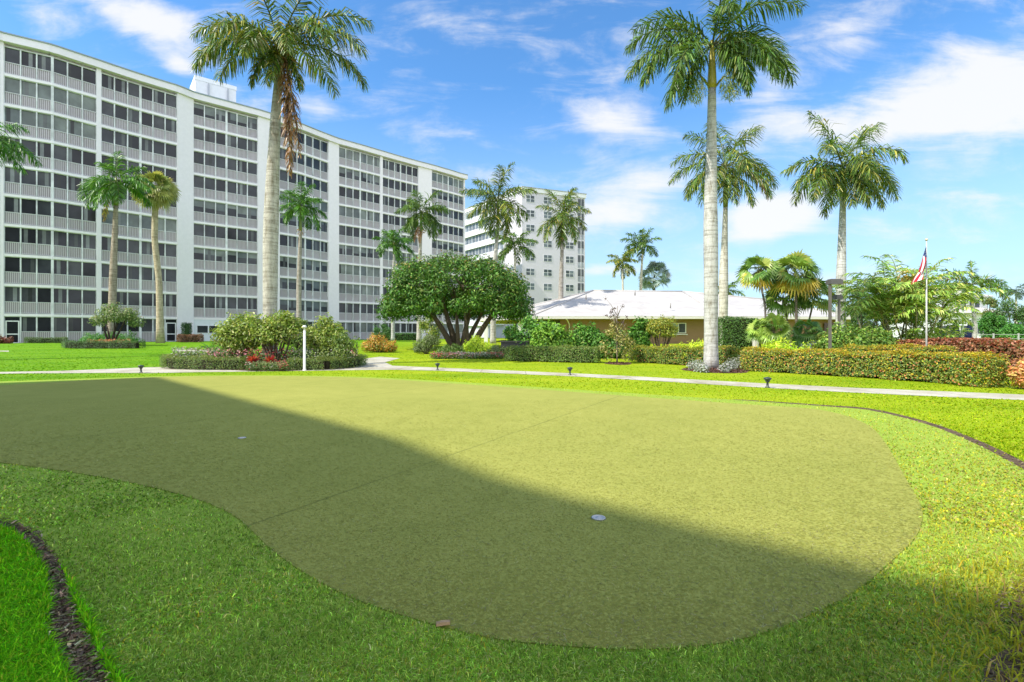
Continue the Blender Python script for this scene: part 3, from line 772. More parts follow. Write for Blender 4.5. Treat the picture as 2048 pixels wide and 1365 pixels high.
b = B(); frond(b, np.array([X_(1470, 31), 30.8, Z_(325, 31)]), math.radians(-12), math.radians(-38), 3.0, .6, RNG(3), [(.22, .13, .08, 3), (.28, .2, .14, 2), (.12, .12, .05, 1)], 46, .05, .2, .9); b.build('dead_frond', PALM, T3)
royal_palm('royal palm with full round crown and slim white trunk, beside the two lamp posts', 1681, 27.5, [(1682, 560), (1686, 395)], Lf=3.3, r=.245, shaft=1.95, pal=PYEL + PG, seed=15, k=78, lw=.06, hang=.7, plume=.55, bark=(.52, .515, .50), bulge=.02, seedheads=1,
           fr=FR((175, 20, 1.0, 60), (185, 2, 1, 70), (-155, -12, 1, 65), (-140, -35, .9, 50), (-105, -50, .85, 35), (-85, -35, .9, 50), (-60, -50, .85, 35), (-40, -35, .95, 50), (-20, -12, 1, 65), (-3, 3, 1, 70), (10, 22, 1.0, 75), (20, 60, 1.2, 40), (140, 78, 1.15, 30), (-140, 40, 1, 90), (-60, 30, 1, 95), (-95, 10, .95, 95), (90, 10, 1, 80), (60, 5, 1, 80), (120, 5, 1, 80), (90, -35, .9, 50)))
royal_palm('bright green royal palm behind the round trimmed shrub, beside a fan palm', 222, 41, [(226, 560), (232, 412)], Lf=3.1, r=.27, shaft=2.3, pal=PBRIGHT, seed=21, k=64, lw=.075, bark=(.36, .30, .24), bulge=.0, plume=.4, nuts=0,
           fr=FR((172, 16, 1.1, 60), (185, 0, 1.05, 70), (-160, -25, 1.0, 60), (-120, -45, .95, 40), (-80, -40, .9, 45), (-45, -25, .9, 60), (-5, 12, 1.05, 70), (8, 28, 1.0, 85), (120, 82, .95, 30), (160, 60, .9, 50), (30, 60, .8, 60), (90, 20, 1, 80), (60, 0, 1, 80), (130, 0, 1, 80), (-90, 10, .9, 100)))
T5 = [o for o in COL.objects if o.type == 'EMPTY'][-1]
b = B(); frond(b, np.array([X_(224, 41), 40.8, Z_(392, 41)]), math.radians(180), math.radians(-70), 2.2, .3, RNG(4), [(.34, .26, .03, 3), (.2, .13, .05, 2)], 40, .06, .2, .9); b.build('dead_frond', PALM, T5)
royal_palm('slim bright green royal palm in front of the fourth balcony bay of the apartments', 598, 50, [(598, 560), (601, 462)], Lf=3.0, r=.24, shaft=2.6, pal=PBRIGHT, seed=25, k=58, lw=.085, split=True, bark=(.38, .34, .3), bulge=0, nf=14, els=(80, -25), droop=1.3, nuts=40)
royal_palm('royal palm with shaggy brown seed clusters rising behind the left of the domed tree', 838, 52, [(838, 560), (842, 458)], Lf=3.2, r=.24, shaft=1.9, pal=PG, seed=29, k=58, lw=.085, split=True, bulge=0, nf=15, els=(72, -40), droop=1.3, dead=2, nuts=140, bark=(.46, .43, .4))
royal_palm('royal palm with tall upright spear rising behind the middle of the domed tree', 986, 44, [(987, 560), (996, 448)], Lf=3.5, r=.24, shaft=2.2, pal=PG + PYEL, seed=33, k=62, lw=.08, split=True, bulge=0, nf=17, els=(86, -50), droop=1.25, nuts=60, bark=(.46, .44, .42))
royal_palm('royal palm behind the left slope of the white clubhouse roof', 1121, 52, [(1122, 570), (1125, 472)], Lf=3.4, r=.26, shaft=2.3, pal=PG + PYEL, seed=37, k=60, lw=.085, split=True, bulge=0, nf=16, els=(86, -55), droop=1.2, nuts=60, bark=(.36, .33, .3))
royal_palm('small grey green palm half hidden between the two tall palms behind the domed tree', 1030, 62, [(1030, 560), (1030, 510)], Lf=3.0, r=.2, shaft=1.2, pal=PG, seed=41, k=44, lw=.12, split=False, nf=13, els=(78, -20), droop=1.3)
royal_palm('small palm with low crown just above the left edge of the domed tree', 786, 60, [(786, 600), (788, 508)], Lf=2.9, r=.22, shaft=1.3, pal=PBRIGHT, seed=45, k=44, lw=.12, split=False, nf=12, els=(80, -20), droop=1.3, bark=(.5, .49, .48))
royal_palm('taller distant palm of the pair beyond the clubhouse roof', 1281, 84, [(1282, 560), (1285, 508)], Lf=3.9, r=.24, shaft=1.5, pal=PG, seed=49, k=46, lw=.14, split=False, nf=13, els=(78, -20), droop=1.25)
royal_palm('shorter distant palm of the pair beyond the clubhouse roof', 1246, 82, [(1246, 600), (1245, 538)], Lf=3.0, r=.2, shaft=1.2, pal=PYEL, seed=53, k=44, lw=.13, split=False, nf=12, els=(75, -35), droop=1.3)
royal_palm('dark palm crown peeping over the clubhouse roof behind the tallest trunk', 1449, 84, [(1449, 600), (1449, 590)], Lf=3.3, r=.2, shaft=.6, pal=PG, seed=57, k=40, lw=.13, split=False, nf=12, els=(55, -15), droop=1.3)
royal_palm('palm mostly outside the left edge, only its drooping fronds in view', -34, 24, [(-36, 420), (-34, 322)], Lf=2.3, r=.24, shaft=1.2, pal=PBRIGHT, seed=61, k=50, lw=.05, split=True, hang=.7,
           fr=FR((2, 12, .92, 70), (-4, -6, 1.0, 55), (8, -26, 1.0, 40), (-20, 20, .9, 100), (12, 55, .9, 90), (-40, 5, .95, 80), (60, 15, 1, 80), (120, 15, 1, 80), (180, 15, 1, 80), (-120, 15, 1, 80), (-90, 50, 1, 80), (150, -10, 1, 60)))
royal_palm('bushy green palm with thick plume like fronds right of the flagpole', 1949, 29, [(1949, 640), (1944, 600)], Lf=2.15, r=.11, shaft=1.0, pal=PBRIGHT + PYEL, seed=65, k=64, lw=.05, name='foxtail_palm', group='palms by the pool terrace', hang=.25, plume=1.1, ll=.17, bulge=0, shaftcol=(.17, .2, .05), bark=(.42, .41, .4),
           fr=FR((178, 25, 1.0, 55), (188, 5, 1.0, 70), (-150, -15, .85, 60), (-95, -40, .7, 40), (-60, 15, .7, 90), (-20, -5, 1.05, 65), (2, 10, 1.2, 55), (6, 28, 1.15, 75), (50, 60, 1.0, 35), (140, 55, .8, 50), (90, 20, 1, 80), (120, 0, 1, 70), (-120, 30, .8, 80)))
royal_palm('small distant palm at the far right edge above the dark trees', 2032, 88, [(2032, 620), (2032, 592)], Lf=2.6, r=.2, shaft=.6, pal=[(.04, .07, .04, 1)], seed=69, k=26, lw=.12, split=False, nf=11, els=(60, -10), droop=1.3, group='palms by the pool terrace')

# fan palms
def fan_leaf(b, o, D, up, R, col, nseg=11, spread_=2.5, fold=.25, rg=None, droop=.3):
    D = unit(D); S = unit(np.cross(D, up)); Nn = np.cross(S, D)
    th = np.linspace(-spread_ / 2, spread_ / 2, nseg)
    V = D[None] * np.cos(th)[:, None] + S[None] * np.sin(th)[:, None]
    wv = (-D[None] * np.sin(th)[:, None] + S[None] * np.cos(th)[:, None]) * (R * spread_ / nseg * .30)
    mid = o + V * R * .55 + Nn * fold * R * .12 * np.cos(th)[:, None]
    tip = o + V * R * (1 - .12 * np.abs(th)[:, None]) - np.array([0, 0, 1.0]) * droop * R * rg.uniform(.3, 1.1, (nseg, 1))
    base = o + V * R * .06
    b.quads(np.stack([base - wv * .15, base + wv * .15, mid + wv, mid - wv], 1), col)
    b.tris(np.stack([mid - wv, mid + wv, tip], 1), col)

def fan_crown(b, c, n, Lp, R, pal, rg, els=(75, -45), low=None, droop=.35):
    n = int(n * 1.7)
    for i in range(n):
        f = i / (n - 1); az = i * 2.39996 + rg.normal(0, .2); el = math.radians(els[0] + (els[1] - els[0]) * f + rg.normal(0, 8))
        D = np.array([math.cos(el) * math.cos(az), math.cos(el) * math.sin(az), math.sin(el)])
        q = c + D * Lp * rg.uniform(.75, 1.1)
        b.tube([c, (c + q) / 2 + np.array([0, 0, .03]), q], [.012, .01, .008], 3, (.2, .2, .06), cap=False)
        p_ = low if (low and f > .84) else pal
        col = palette(rg, 1, p_, .15, 1.75)[0] * np.exp(rg.normal(0, .12, (11, 1)))
        D2 = unit(D + np.array([0, 0, -.35]) + rg.normal(0, .2, 3)); up = unit(np.array([0, -.45, .8]) + rg.normal(0, .55, 3))
        fan_leaf(b, q, D2, up, R * rg.uniform(.85, 1.1), col, rg=rg, droop=droop)

FANC = [(.07, .135, .022, 3), (.11, .175, .03, 3), (.18, .22, .04, 2)]
FANY = [(.42, .30, .03, 3), (.34, .28, .04, 2), (.36, .19, .05, 1)]
def fan_palm(label, trunk, d, ncr, Lp, R, r, pal, seed, low=None, name='fan_palm', group='fan palms', bark=(.27, .22, .16), boots=False):
    rg = RNG(seed); g = h(d); x0 = X_(trunk[0][0], d); t = thing(name, label, 'palm tree', (x0, d, g), group)
    P = np.array([(x0, d, g - .03)] + [(X_(px, d), d, Z_(py, d)) for px, py in trunk[1:]])
    s = np.linspace(0, len(P) - 1, 14); Q = np.stack([np.interp(s, np.arange(len(P)), P[:, j]) for j in range(3)], 1)
    b = B(); b.tube(Q, r * (1 + .5 * np.exp(-np.linspace(0, 9, 14))), 10, bark); b.build('trunk', WOOD if d < 30 else TRUNK, t)
    b = B(); fan_crown(b, Q[-1], ncr, Lp, R, pal, rg, low=low); b.build('crown', PALM, t)
    return t
fan_palm('cabbage palm with rounded olive crown and leaning tan trunk, at the apartment lawn', [(321, 690), (318, 560), (309, 480), (311, 382)], 46, 50, 1.15, 1.05, .26, [(.17, .19, .05, 3), (.25, .25, .07, 2), (.11, .14, .035, 2)], 71, bark=(.50, .42, .30), name='cabbage_palm', low=[(.2, .2, .05, 2), (.3, .2, .07, 1)])
fan_palm('leftmost fan palm of the cluster, on a thin dark leaning trunk', [(1534, 690), (1530, 610), (1516, 545)], 24, 18, .48, .66, .045, FANC, 72, low=FANY, bark=(.2, .17, .15))
fan_palm('tallest fan palm of the cluster with yellow lower leaves', [(1595, 690), (1592, 610), (1590, 548)], 23.4, 27, .6, .70, .06, FANC, 73, low=FANY)
fan_palm('second fan palm from the left in the cluster, short dark crown', [(1572, 690), (1552, 600), (1545, 552)], 24.6, 16, .42, .58, .045, FANC, 74, low=FANC)
fan_palm('right hand fan palm of the cluster with drooping olive crown', [(1608, 690), (1616, 650), (1630, 592)], 23.8, 18, .46, .66, .04, FANC, 75)
fan_palm('fan palm filling the lower middle of the cluster below the yellow leaves', [(1586, 690), (1574, 640), (1566, 600)], 24.2, 20, .48, .62, .045, [(.07, .13, .022, 3), (.12, .18, .03, 2)], 76)
fan_palm('low fan palm with pale lime leaves in front of the cluster', [(1548, 695), (1548, 660)], 21.6, 20, .42, .5, .05, [(.15, .22, .03, 3), (.25, .29, .06, 2), (.09, .16, .02, 1)], 77)
fan_palm('low dark green fan palm at the right foot of the cluster', [(1610, 695), (1612, 664)], 21.2, 16, .35, .42, .05, [(.05, .115, .02, 3), (.08, .15, .025, 2)], 78)
fan_palm('small fan palm on a short trunk left of the low lime one', [(1519, 695), (1520, 664)], 22.2, 16, .32, .42, .05, [(.11, .18, .03, 3), (.19, .24, .04, 1)], 79)
# silver palm far behind the roof
rg = RNG(80); d = 86; t = thing('silver_palm', 'silver grey fan leaved palm beyond the roof beside the distant pair', 'palm tree', (X_(1308, d), d, h(d)))
b = B(); b.tube([(X_(1308, d), d, h(d) - .03), (X_(1308, d), d, Z_(600, d)), (X_(1308, d), d, Z_(560, d))], .25, 8, (.2, .19, .18)); b.build('trunk', WOOD, t)
b = B(); fan_crown(b, np.array([X_(1309, d), d, Z_(556, d)]), 46, 1.9, 1.35, PGREY, rg, (85, -35), droop=.15); b.build('crown', PALM, t)

# clumps of arching feather palms
ARC = [(.15, .25, .04, 4), (.23, .29, .06, 3), (.10, .18, .03, 2), (.33, .33, .09, 1.2)]
def areca(label, px, d, half, py0, py1, ns, nl, nlow, seed, pal, Lr=(1.9, 2.7)):
    rg = RNG(seed); t = thing('areca_palm_clump', label, 'palm tree', (X_(px, d), d, h(d)), 'clumps of feather palms')
    for i in range(ns):
        b = B(); u = rg.uniform(-1, 1); x0 = X_(px + u * half * .35, d); x1 = X_(px + u * half, d)
        zt = Z_(rg.uniform(py0, py1) + 12 * abs(u), d); y = d + rg.uniform(-.8, .8)
        tq = np.linspace(0, 1, 7)[:, None]; a, m_, z = np.array([x0, y, h(d) - .03]), np.array([x0 + (x1 - x0) * .3, y, (zt + h(d)) / 2]), np.array([x1, y, zt])
        b.tube((1 - tq) ** 2 * a + 2 * tq * (1 - tq) * m_ + tq ** 2 * z, np.linspace(.045, .03, 7), 7, (.25, .24, .1) if i % 2 else (.33, .3, .2)); b.build('stem', WOOD, t)
        for q in range(nl):
            b = B(); az = math.radians(0 if u > 0 else 180) + rg.normal(0, 1.5)
            frond(b, z, az, math.radians(rg.uniform(46, 88)), rg.uniform(*Lr), rg.uniform(1.2, 2.2), rg, pal, 34, .06, .2, .5, .3, (.3, .28, .06), rg.normal(0, .3)); b.build('frond', PALM, t)
    for i in range(nlow):
        b = B(); u = rg.uniform(-1, 1); frond(b, np.array([X_(px + u * half, d), d + rg.uniform(-.8, .2), h(d) + rg.uniform(.2, 1.0)]), math.radians(0 if u > 0 else 180) + rg.normal(0, 1.1), math.radians(rg.uniform(45, 82)), rg.uniform(1.3, 2.1), rg.uniform(.8, 1.5), rg, pal, 32, .06, .2, .5, .3, (.2, .24, .06)); b.build('frond', PALM, t)
    return t
d = 22; t = areca('big clump of arching feather palms with many stems right behind the flag', 1802, d, 62, 588, 655, 14, 5, 20, 81, ARC); rg = RNG(82)
areca('darker feather palm clump filling the gap right of the slim white palm trunk', 1738, 25.5, 34, 600, 640, 7, 5, 10, 83, [(.09, .15, .03, 4), (.14, .19, .05, 3), (.06, .11, .02, 2)], (2.0, 2.6))
areca('low feather palm clump with drooping yellowish fronds right of the flagpole', 1872, 24, 26, 628, 662, 6, 5, 8, 84, ARC, (1.5, 2.1))
for a_, e_, l_ in ((160, 55, 2.6), (30, 50, 2.6), (100, 80, 2.9), (70, 84, 2.8), (10, 62, 2.6)):
    b = B(); frond(b, np.array([X_(1805, d), d + .2, Z_(590, d)]), math.radians(a_), math.radians(e_), l_, 1.3, rg, ARC, 36, .055, .2, .5, .3); b.build('frond', PALM, t)
b = B(); frond(b, np.array([X_(1812, d), d - .1, Z_(585, d)]), math.radians(5), math.radians(40), 2.3, 1.0, rg, [(.42, .25, .12, 3), (.3, .22, .08, 2)], 30, .045, .16, .5, .35); b.build('dead_frond', PALM, t)
b = B(); leaf_ellipsoid(b, (X_(1808, d), d - .2, Z_(555, d)), (.3, .3, .38), 120, .3, .06, [(.36, .26, .06, 2), (.24, .2, .05, 1)], rg); b.build('seed_cluster', PALM, t)

# ------------------------------------------------------------------ the domed tree
d = 34; g = h(d); cx = X_(915, d)
t = thing('domed_tree', 'broad dome shaped tree with glossy leaves and several leaning trunks', 'tree', (cx, d, g))
rg = RNG(90); b = B()
bark = (.17, .13, .095)
base_px = [(905, 640, -.35), (918, 600, .0), (932, 600, .25), (925, 600, .5), (900, 600, .2), (940, 600, 0)]
tops = [(845, 612), (880, 585), (912, 580), (945, 578), (975, 592), (930, 570), (1005, 600)]
for i, (tx, ty) in enumerate(tops):
    bx = 908 + i * 5.5; y = d + rg.uniform(-.5, .5)
    P = np.array([(X_(bx, d), y, g - .05), (X_(bx * .65 + tx * .35 , d), y + rg.normal(0, .15), Z_(660, d)), (X_(bx * .3 + tx * .7, d), y + rg.normal(0, .3), Z_(628, d)), (X_(tx, d), y + rg.normal(0, .5), Z_(ty, d))])
    P = catmull(P, 5, False); b.tube(P, np.linspace(.23, .08, len(P)) * rg.uniform(.7, 1.15), 9, bark)
    for q in range(3):
        e = P[-1] + np.array([rg.normal(0, .9), rg.normal(0, 1), rg.uniform(.3, 1.4)])
        b.tube([P[-4], (P[-2] + e) / 2, e], [.08, .06, .03], 6, bark)
b.build('trunk', WOOD, t)
b = B(); FIC = [(.036, .092, .013, 4), (.058, .125, .019, 3), (.024, .06, .010, 2), (.10, .16, .03, 1.4)]
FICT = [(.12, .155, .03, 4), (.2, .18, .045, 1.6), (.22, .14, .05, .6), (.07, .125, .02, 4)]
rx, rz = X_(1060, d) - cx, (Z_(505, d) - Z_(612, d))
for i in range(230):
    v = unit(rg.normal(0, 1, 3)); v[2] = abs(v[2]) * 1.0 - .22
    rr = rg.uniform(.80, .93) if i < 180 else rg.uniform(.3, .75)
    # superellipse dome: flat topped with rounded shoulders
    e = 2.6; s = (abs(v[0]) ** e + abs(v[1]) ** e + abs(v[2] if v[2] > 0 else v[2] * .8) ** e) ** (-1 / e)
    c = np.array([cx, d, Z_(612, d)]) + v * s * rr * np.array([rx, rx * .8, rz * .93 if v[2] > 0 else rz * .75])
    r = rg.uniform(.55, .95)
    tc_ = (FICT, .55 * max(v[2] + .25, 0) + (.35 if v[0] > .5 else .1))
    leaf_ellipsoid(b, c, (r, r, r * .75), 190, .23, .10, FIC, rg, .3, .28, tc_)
b.build('crown', WAXY, t)

# ------------------------------------------------------------------ hedges and planting
HG = [(.06, .115, .018, 4), (.09, .145, .025, 3), (.04, .08, .015, 2), (.15, .17, .06, .8)]
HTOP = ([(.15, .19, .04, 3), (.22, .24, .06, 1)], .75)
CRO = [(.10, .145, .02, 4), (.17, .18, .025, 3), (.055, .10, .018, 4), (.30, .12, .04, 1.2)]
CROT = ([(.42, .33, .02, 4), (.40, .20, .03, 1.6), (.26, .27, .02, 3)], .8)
# front croton hedge
hedge('croton_hedge', 'long clipped yellow and orange croton hedge, its front run along the path lawn', 'hedge', [gp(1492, 741), gp(1600, 747), gp(1750, 756), gp(1900, 767), gp(1990, 776)], .75, [.74, .74, .74, .76, .74], 15000, (.085, .05), CRO, 101, 'clipped croton hedges', CROT)
hedge('croton_hedge', 'shorter green and yellow croton hedge either side behind the tallest palm', 'hedge', [gp(1272, 724), gp(1380, 731), gp(1478, 736)], .7, [.68, .74, .76], 8000, (.085, .05), CRO + [(.08, .13, .02, 5)], 102, 'clipped croton hedges', ([(.26, .27, .03, 3), (.34, .26, .03, 1)], .7))
hedge('croton_hedge', 'second croton hedge behind the front one, only its yellow top showing', 'hedge', [(X_(1690, 17.3), 17.3), (X_(1905, 16.6), 16.6)], .7, .86, 4500, (.085, .05), CRO, 103, 'clipped croton hedges', CROT)
RED = [(.13, .055, .028, 3), (.21, .09, .05, 3), (.34, .17, .10, 1.4), (.10, .07, .025, 1.5), (.07, .08, .02, .8)]
hedge('copperleaf_hedge', 'loose copper red leaved hedge at the right, in front of the terrace', 'hedge', [(X_(1812, 19.5), 19.5), (X_(1930, 17.5), 17.5), (X_(2020, 15.2), 15.2), (X_(2110, 14), 14)], .95, [1.0, 1.08, 1.04, 1.04], 9000, (.14, .08), RED, 104, None, ([(.30, .10, .05, 3), (.20, .05, .03, 2)], .5), .28)
bush('copperleaf_shrub', 'orange copperleaf shrub at the right end of the front hedge', 'shrub', 2022, 2110, 722, 11.6, [(.40, .16, .07, 3), (.42, .26, .09, 2), (.22, .17, .04, 2)], 2200, (.11, .06), 105, lobes=4)
hedge('green_hedge', 'clipped green hedge in front of the leafy bushes left of the sapling', 'hedge', [gp(1016, 722), gp(1198, 726)], .8, [.66, .70], 7000, (.085, .045), HG, 106, None, HTOP)
hedge('tall_hedge', 'tall dark green clipped hedge block against the clubhouse wall', 'hedge', [(X_(1441, 24.5), 24.5), (X_(1507, 24.5), 24.5)], 1.0, Z_(637, 24.5) - h(24.5), 5200, (.1, .06), [(.04, .09, .015, 3), (.06, .12, .02, 3), (.025, .06, .012, 2)], 107)
# bed hedges round the palm
BH = [(.06, .105, .02, 4), (.09, .13, .03, 3), (.045, .08, .016, 2)]
hedge('bed_hedge', 'left half of the low clipped green hedge edging the palm flower bed', 'hedge', [gp(337, 732), gp(345, 738), gp(420, 740), gp(490, 740)], .5, .44, 6000, (.06, .03), BH, 110, 'low hedges edging the palm bed', HTOP)
hedge('bed_hedge', 'right half of the low clipped green hedge edging the palm flower bed', 'hedge', [gp(575, 741), gp(650, 740), gp(705, 735), gp(723, 729)], .5, .40, 5600, (.06, .03), BH, 111, 'low hedges edging the palm bed', HTOP)
hedge('bed_hedge', 'low dark clipped hedge round the shrub bed on the left lawn', 'hedge', [gp(133, 696), gp(150, 697.5), gp(275, 697.5), gp(281, 696.5)], .6, .5, 3200, (.09, .05), [(.035, .07, .02, 3), (.05, .10, .025, 2)], 112)
hedge('wall_hedge', 'thin low hedge along the foot of the apartment balconies at far left', 'hedge', [(X_(50, 44.6), 44.6), (X_(132, 46), 46)], .6, .5, 1500, (.12, .06), [(.05, .09, .025, 3), (.08, .12, .04, 2)], 113)
bush('copperleaf_shrub', 'small dark red shrub by the far left apartment door', 'shrub', -14, 24, 672, 43.5, [(.09, .03, .02, 3), (.14, .04, .025, 2), (.06, .06, .02, 1)], 800, (.18, .09), 114, lobes=3)
hedge('copperleaf_hedge', 'low maroon hedge at the foot of the white wall right of the cabbage palm', 'hedge', [(X_(356, 49), 49), (X_(404, 50), 50)], .8, .75, 1600, (.16, .08), [(.10, .05, .03, 3), (.15, .08, .045, 2), (.06, .05, .03, 1)], 115)
hedge('clipped_topiary', 'narrow dark green climber clipped flat against the white wall', 'hedge', [(X_(366, 53.2), 53.2), (X_(381, 54), 54)], .5, 2.0, 1600, (.14, .08), [(.03, .07, .02, 3), (.05, .09, .025, 2)], 116)
# round shrub on its trunk on the left lawn
d = 38; g = h(d); t = thing('trimmed_shrub_tree', 'round trimmed shrub tree with dark forked trunk over orange flowers', 'tree', (X_(222, d), d, g)); rg = RNG(120)
b = B(); stems(b, (X_(221, d), d, g - .03), [(X_(x_, d), d + rg.normal(0, .3), Z_(y_, d)) for x_, y_ in ((212, 640), (235, 635), (226, 630), (255, 640), (200, 645))], .09, rg, (.08, .06, .05)); b.build('trunk', WOOD, t)
b = B()
for i in range(26):
    a = rg.uniform(0, 2 * PI); rr = math.sqrt(rg.uniform(0, 1)); q = np.array([X_(236, d) + 1.35 * rr * math.cos(a), d + 1.2 * rr * math.sin(a), Z_(640, d) + (1 - rr * rr) * 1.15 + rg.uniform(-.35, .05)])
    leaf_ellipsoid(b, q, (.5, .5, .4), 120, .17, .08, [(.08, .12, .03, 3), (.05, .09, .02, 3), (.15, .19, .07, 2)], rg, .3, .22, ([(.2, .23, .1, 1), (.28, .24, .14, .4)], .5))
b.build('crown', LEAF, t)
bush('ground_shrub', 'bright green leafy mound under the round trimmed shrub tree', 'shrub', 163, 284, 662, 39.5, [(.04, .13, .015, 3), (.06, .16, .02, 2), (.03, .09, .015, 1)], 2600, (.16, .08), 121, lobes=5)
def flowers(name, label, px0, px1, py0, py1, n, pals, seed, hgt=.3, d0=None, d1=None, cat='flowers', sz=.06):
    """low bedding: leafy stems topped with petals, as one patch of ground cover"""
    rg = RNG(seed)
    if d0 is None: P = spread(n, px0, px1, py0, py1, rg)
    else:
        dd = rg.uniform(d0, d1, n); P = np.stack([(rg.uniform(px0, px1, n) - CX) * dd / F, dd], 1)
    b = B(); nn = len(P); zz = hv(P[:, 1]) + hgt * rg.uniform(.3, 1, nn)
    big = rg.integers(0, len(pals), nn) if False else (np.floor(P[:, 0] * 1.3 + P[:, 1] * .9) + rg.normal(0, .5, nn)).astype(int) % len(pals)
    col = np.zeros((nn, 3))
    for i_, p_ in enumerate(pals):
        m_ = big == i_; col[m_] = palette(rg, m_.sum(), p_, .2)
    pos = np.column_stack([P, zz])
    leafq(b, pos, unit(rg.normal(0, .5, (nn, 3)) + [0, -.3, .8]), rg.normal(0, 1, (nn, 3)), sz * rg.uniform(.7, 1.4, nn), sz * .6, col)
    lp = np.column_stack([P + rg.normal(0, .04, (nn, 2)), hv(P[:, 1]) + hgt * rg.uniform(0, .7, nn)])
    leafq(b, lp, unit(rg.normal(0, .6, (nn, 3)) + [0, -.3, .6]), rg.normal(0, 1, (nn, 3)) + [0, 0, .5], sz * 1.3, sz * .6, palette(rg, nn, [(.06, .12, .025, 3), (.1, .15, .04, 2)], .2))
    o = b.build(name, FLOWER, None, (P[:, 0].mean(), P[:, 1].mean(), h(P[:, 1].mean()))); o['kind'] = 'stuff'; o['label'] = label; o['category'] = cat
    return o
WHT = [(.36, .36, .31, 3), (.25, .28, .2, 2), (.12, .16, .06, 2)]; PNK = [(.5, .2, .24, 3), (.42, .12, .16, 2), (.55, .38, .38, 2)]; REDF = [(.38, .05, .06, 3), (.3, .07, .07, 2), (.45, .14, .1, 1)]; ORG = [(.5, .18, .08, 3), (.4, .2, .1, 2)]; GRNF = [(.2, .24, .1, 3), (.14, .18, .06, 2)]
flowers('orange_flowers', 'orange flowers in the shrub bed on the left lawn', 172, 262, 0, 0, 700, [ORG, ORG, GRNF], 122, .55, 36.2, 37.4, sz=.12)
# planting of the palm bed
sheet('planting_bed', catmull([gp(345, 736), gp(420, 739), gp(530, 743), gp(650, 739), gp(715, 730), gp(690, 720), gp(540, 716), gp(380, 719), gp(335, 727)], 4), .012, SOILM)
flowers('bedding_flowers', 'white, pink and red bedding flowers in the palm flower bed', 345, 715, 0, 0, 4200, [WHT, GRNF, PNK, GRNF, REDF, WHT, GRNF], 123, .72, 18.3, 21.5, sz=.085)
flowers('bedding_flowers', 'low red and white flowers in the gap of the bed hedge', 492, 576, 0, 0, 900, [GRNF, REDF, WHT, GRNF], 124, .3, 17.0, 18.2, sz=.07)
LG = [(.13, .185, .025, 4), (.2, .235, .045, 3), (.075, .125, .02, 2), (.3, .31, .13, 1)]
bush('leafy_shrub', 'light green open shrub left in the palm bed', 'shrub', 426, 528, 632, 19.4, LG, 1700, (.15, .075), 125, 'shrubs in the palm bed', 6, base=706)
bush('leafy_shrub', 'light green shrub wrapped round the foot of the bed palm', 'shrub', 500, 602, 624, 18.7, LG, 1800, (.15, .075), 126, 'shrubs in the palm bed', 6, base=690)
bush('leafy_shrub', 'darker green shrub behind the white post in the palm bed', 'shrub', 568, 628, 640, 20.9, [(.07, .12, .02, 3), (.11, .16, .03, 2), (.05, .09, .015, 2)], 1600, (.13, .06), 127, 'shrubs in the palm bed', 4)
bush('leafy_shrub', 'low sprawling shrub spilling right of the white post in the palm bed', 'shrub', 636, 716, 668, 19.0, [(.09, .14, .025, 3), (.15, .19, .04, 3), (.05, .09, .02, 2)], 900, (.14, .06), 142, 'shrubs in the palm bed', 5)
bush('leafy_shrub', 'yellowish green shrub right of the white post in the palm bed', 'shrub', 606, 694, 634, 19.6, LG, 1700, (.15, .075), 128, 'shrubs in the palm bed', 6, base=706)
# cycad
d = 20.4; t = thing('cycad', 'spiky dark green cycad at the left of the palm bed', 'cycad', (X_(436, d), d, h(d))); rg = RNG(129)
b = B(); b.tube([(X_(436, d), d, -.02), (X_(436, d), d, .18)], [.12, .1], 8, (.14, .1, .07)); b.build('trunk', WOOD, t)
b = B()
for i in range(26):
    frond(b, np.array([X_(436, d), d, .18]), i * 2.4, math.radians(78 - i * 2.6), .95, .7, rg, [(.03, .10, .02, 3), (.05, .14, .025, 2)], 22, .022, .22, .1, .1, (.08, .12, .03))
b.build('crown', PALM, t)
def ti_plant(px, py, label, seed):
    x, y = gp(px, py); rg = RNG(seed); t = thing('ti_plant', label, 'plant', (x, y, 0), 'red ti plants')
    b = B(); b.tube([(x, y, -.02), (x, y, .2), (x + .01, y, .34)], [.018, .015, .012], 6, (.2, .1, .07)); b.build('stem', WOOD, t)
    n = 46; a = rg.uniform(0, 2 * PI, n); e = rg.uniform(.1, 1.3, n); T = np.stack([np.cos(e) * np.cos(a), np.cos(e) * np.sin(a), np.sin(e)], 1)
    P = np.array([x, y, .16]) + np.stack([np.zeros(n), np.zeros(n), rg.uniform(0, .2, n)], 1)
    b = B(); leafq(b, P, unit(np.cross(T, rg.normal(0, 1, (n, 3)))), T, .26, .07, palette(rg, n, [(.42, .05, .04, 3), (.48, .12, .06, 2), (.25, .03, .05, 1)], .2)); b.build('leaves', FLOWER, t)
ti_plant(506, 740, 'red ti plant in the hedge gap, left of the pair', 131)
ti_plant(541, 740, 'red ti plant in the hedge gap, right of the pair', 132)
bush('croton_bush', 'round orange and green croton bush on the lawn between bed and domed tree', 'shrub', 721, 795, 670, 30.5, [(.3, .2, .03, 3), (.38, .15, .04, 2), (.12, .15, .03, 3)], 2600, (.12, .07), 133, None, 5, ([(.42, .2, .05, 3), (.4, .3, .05, 2)], .6))
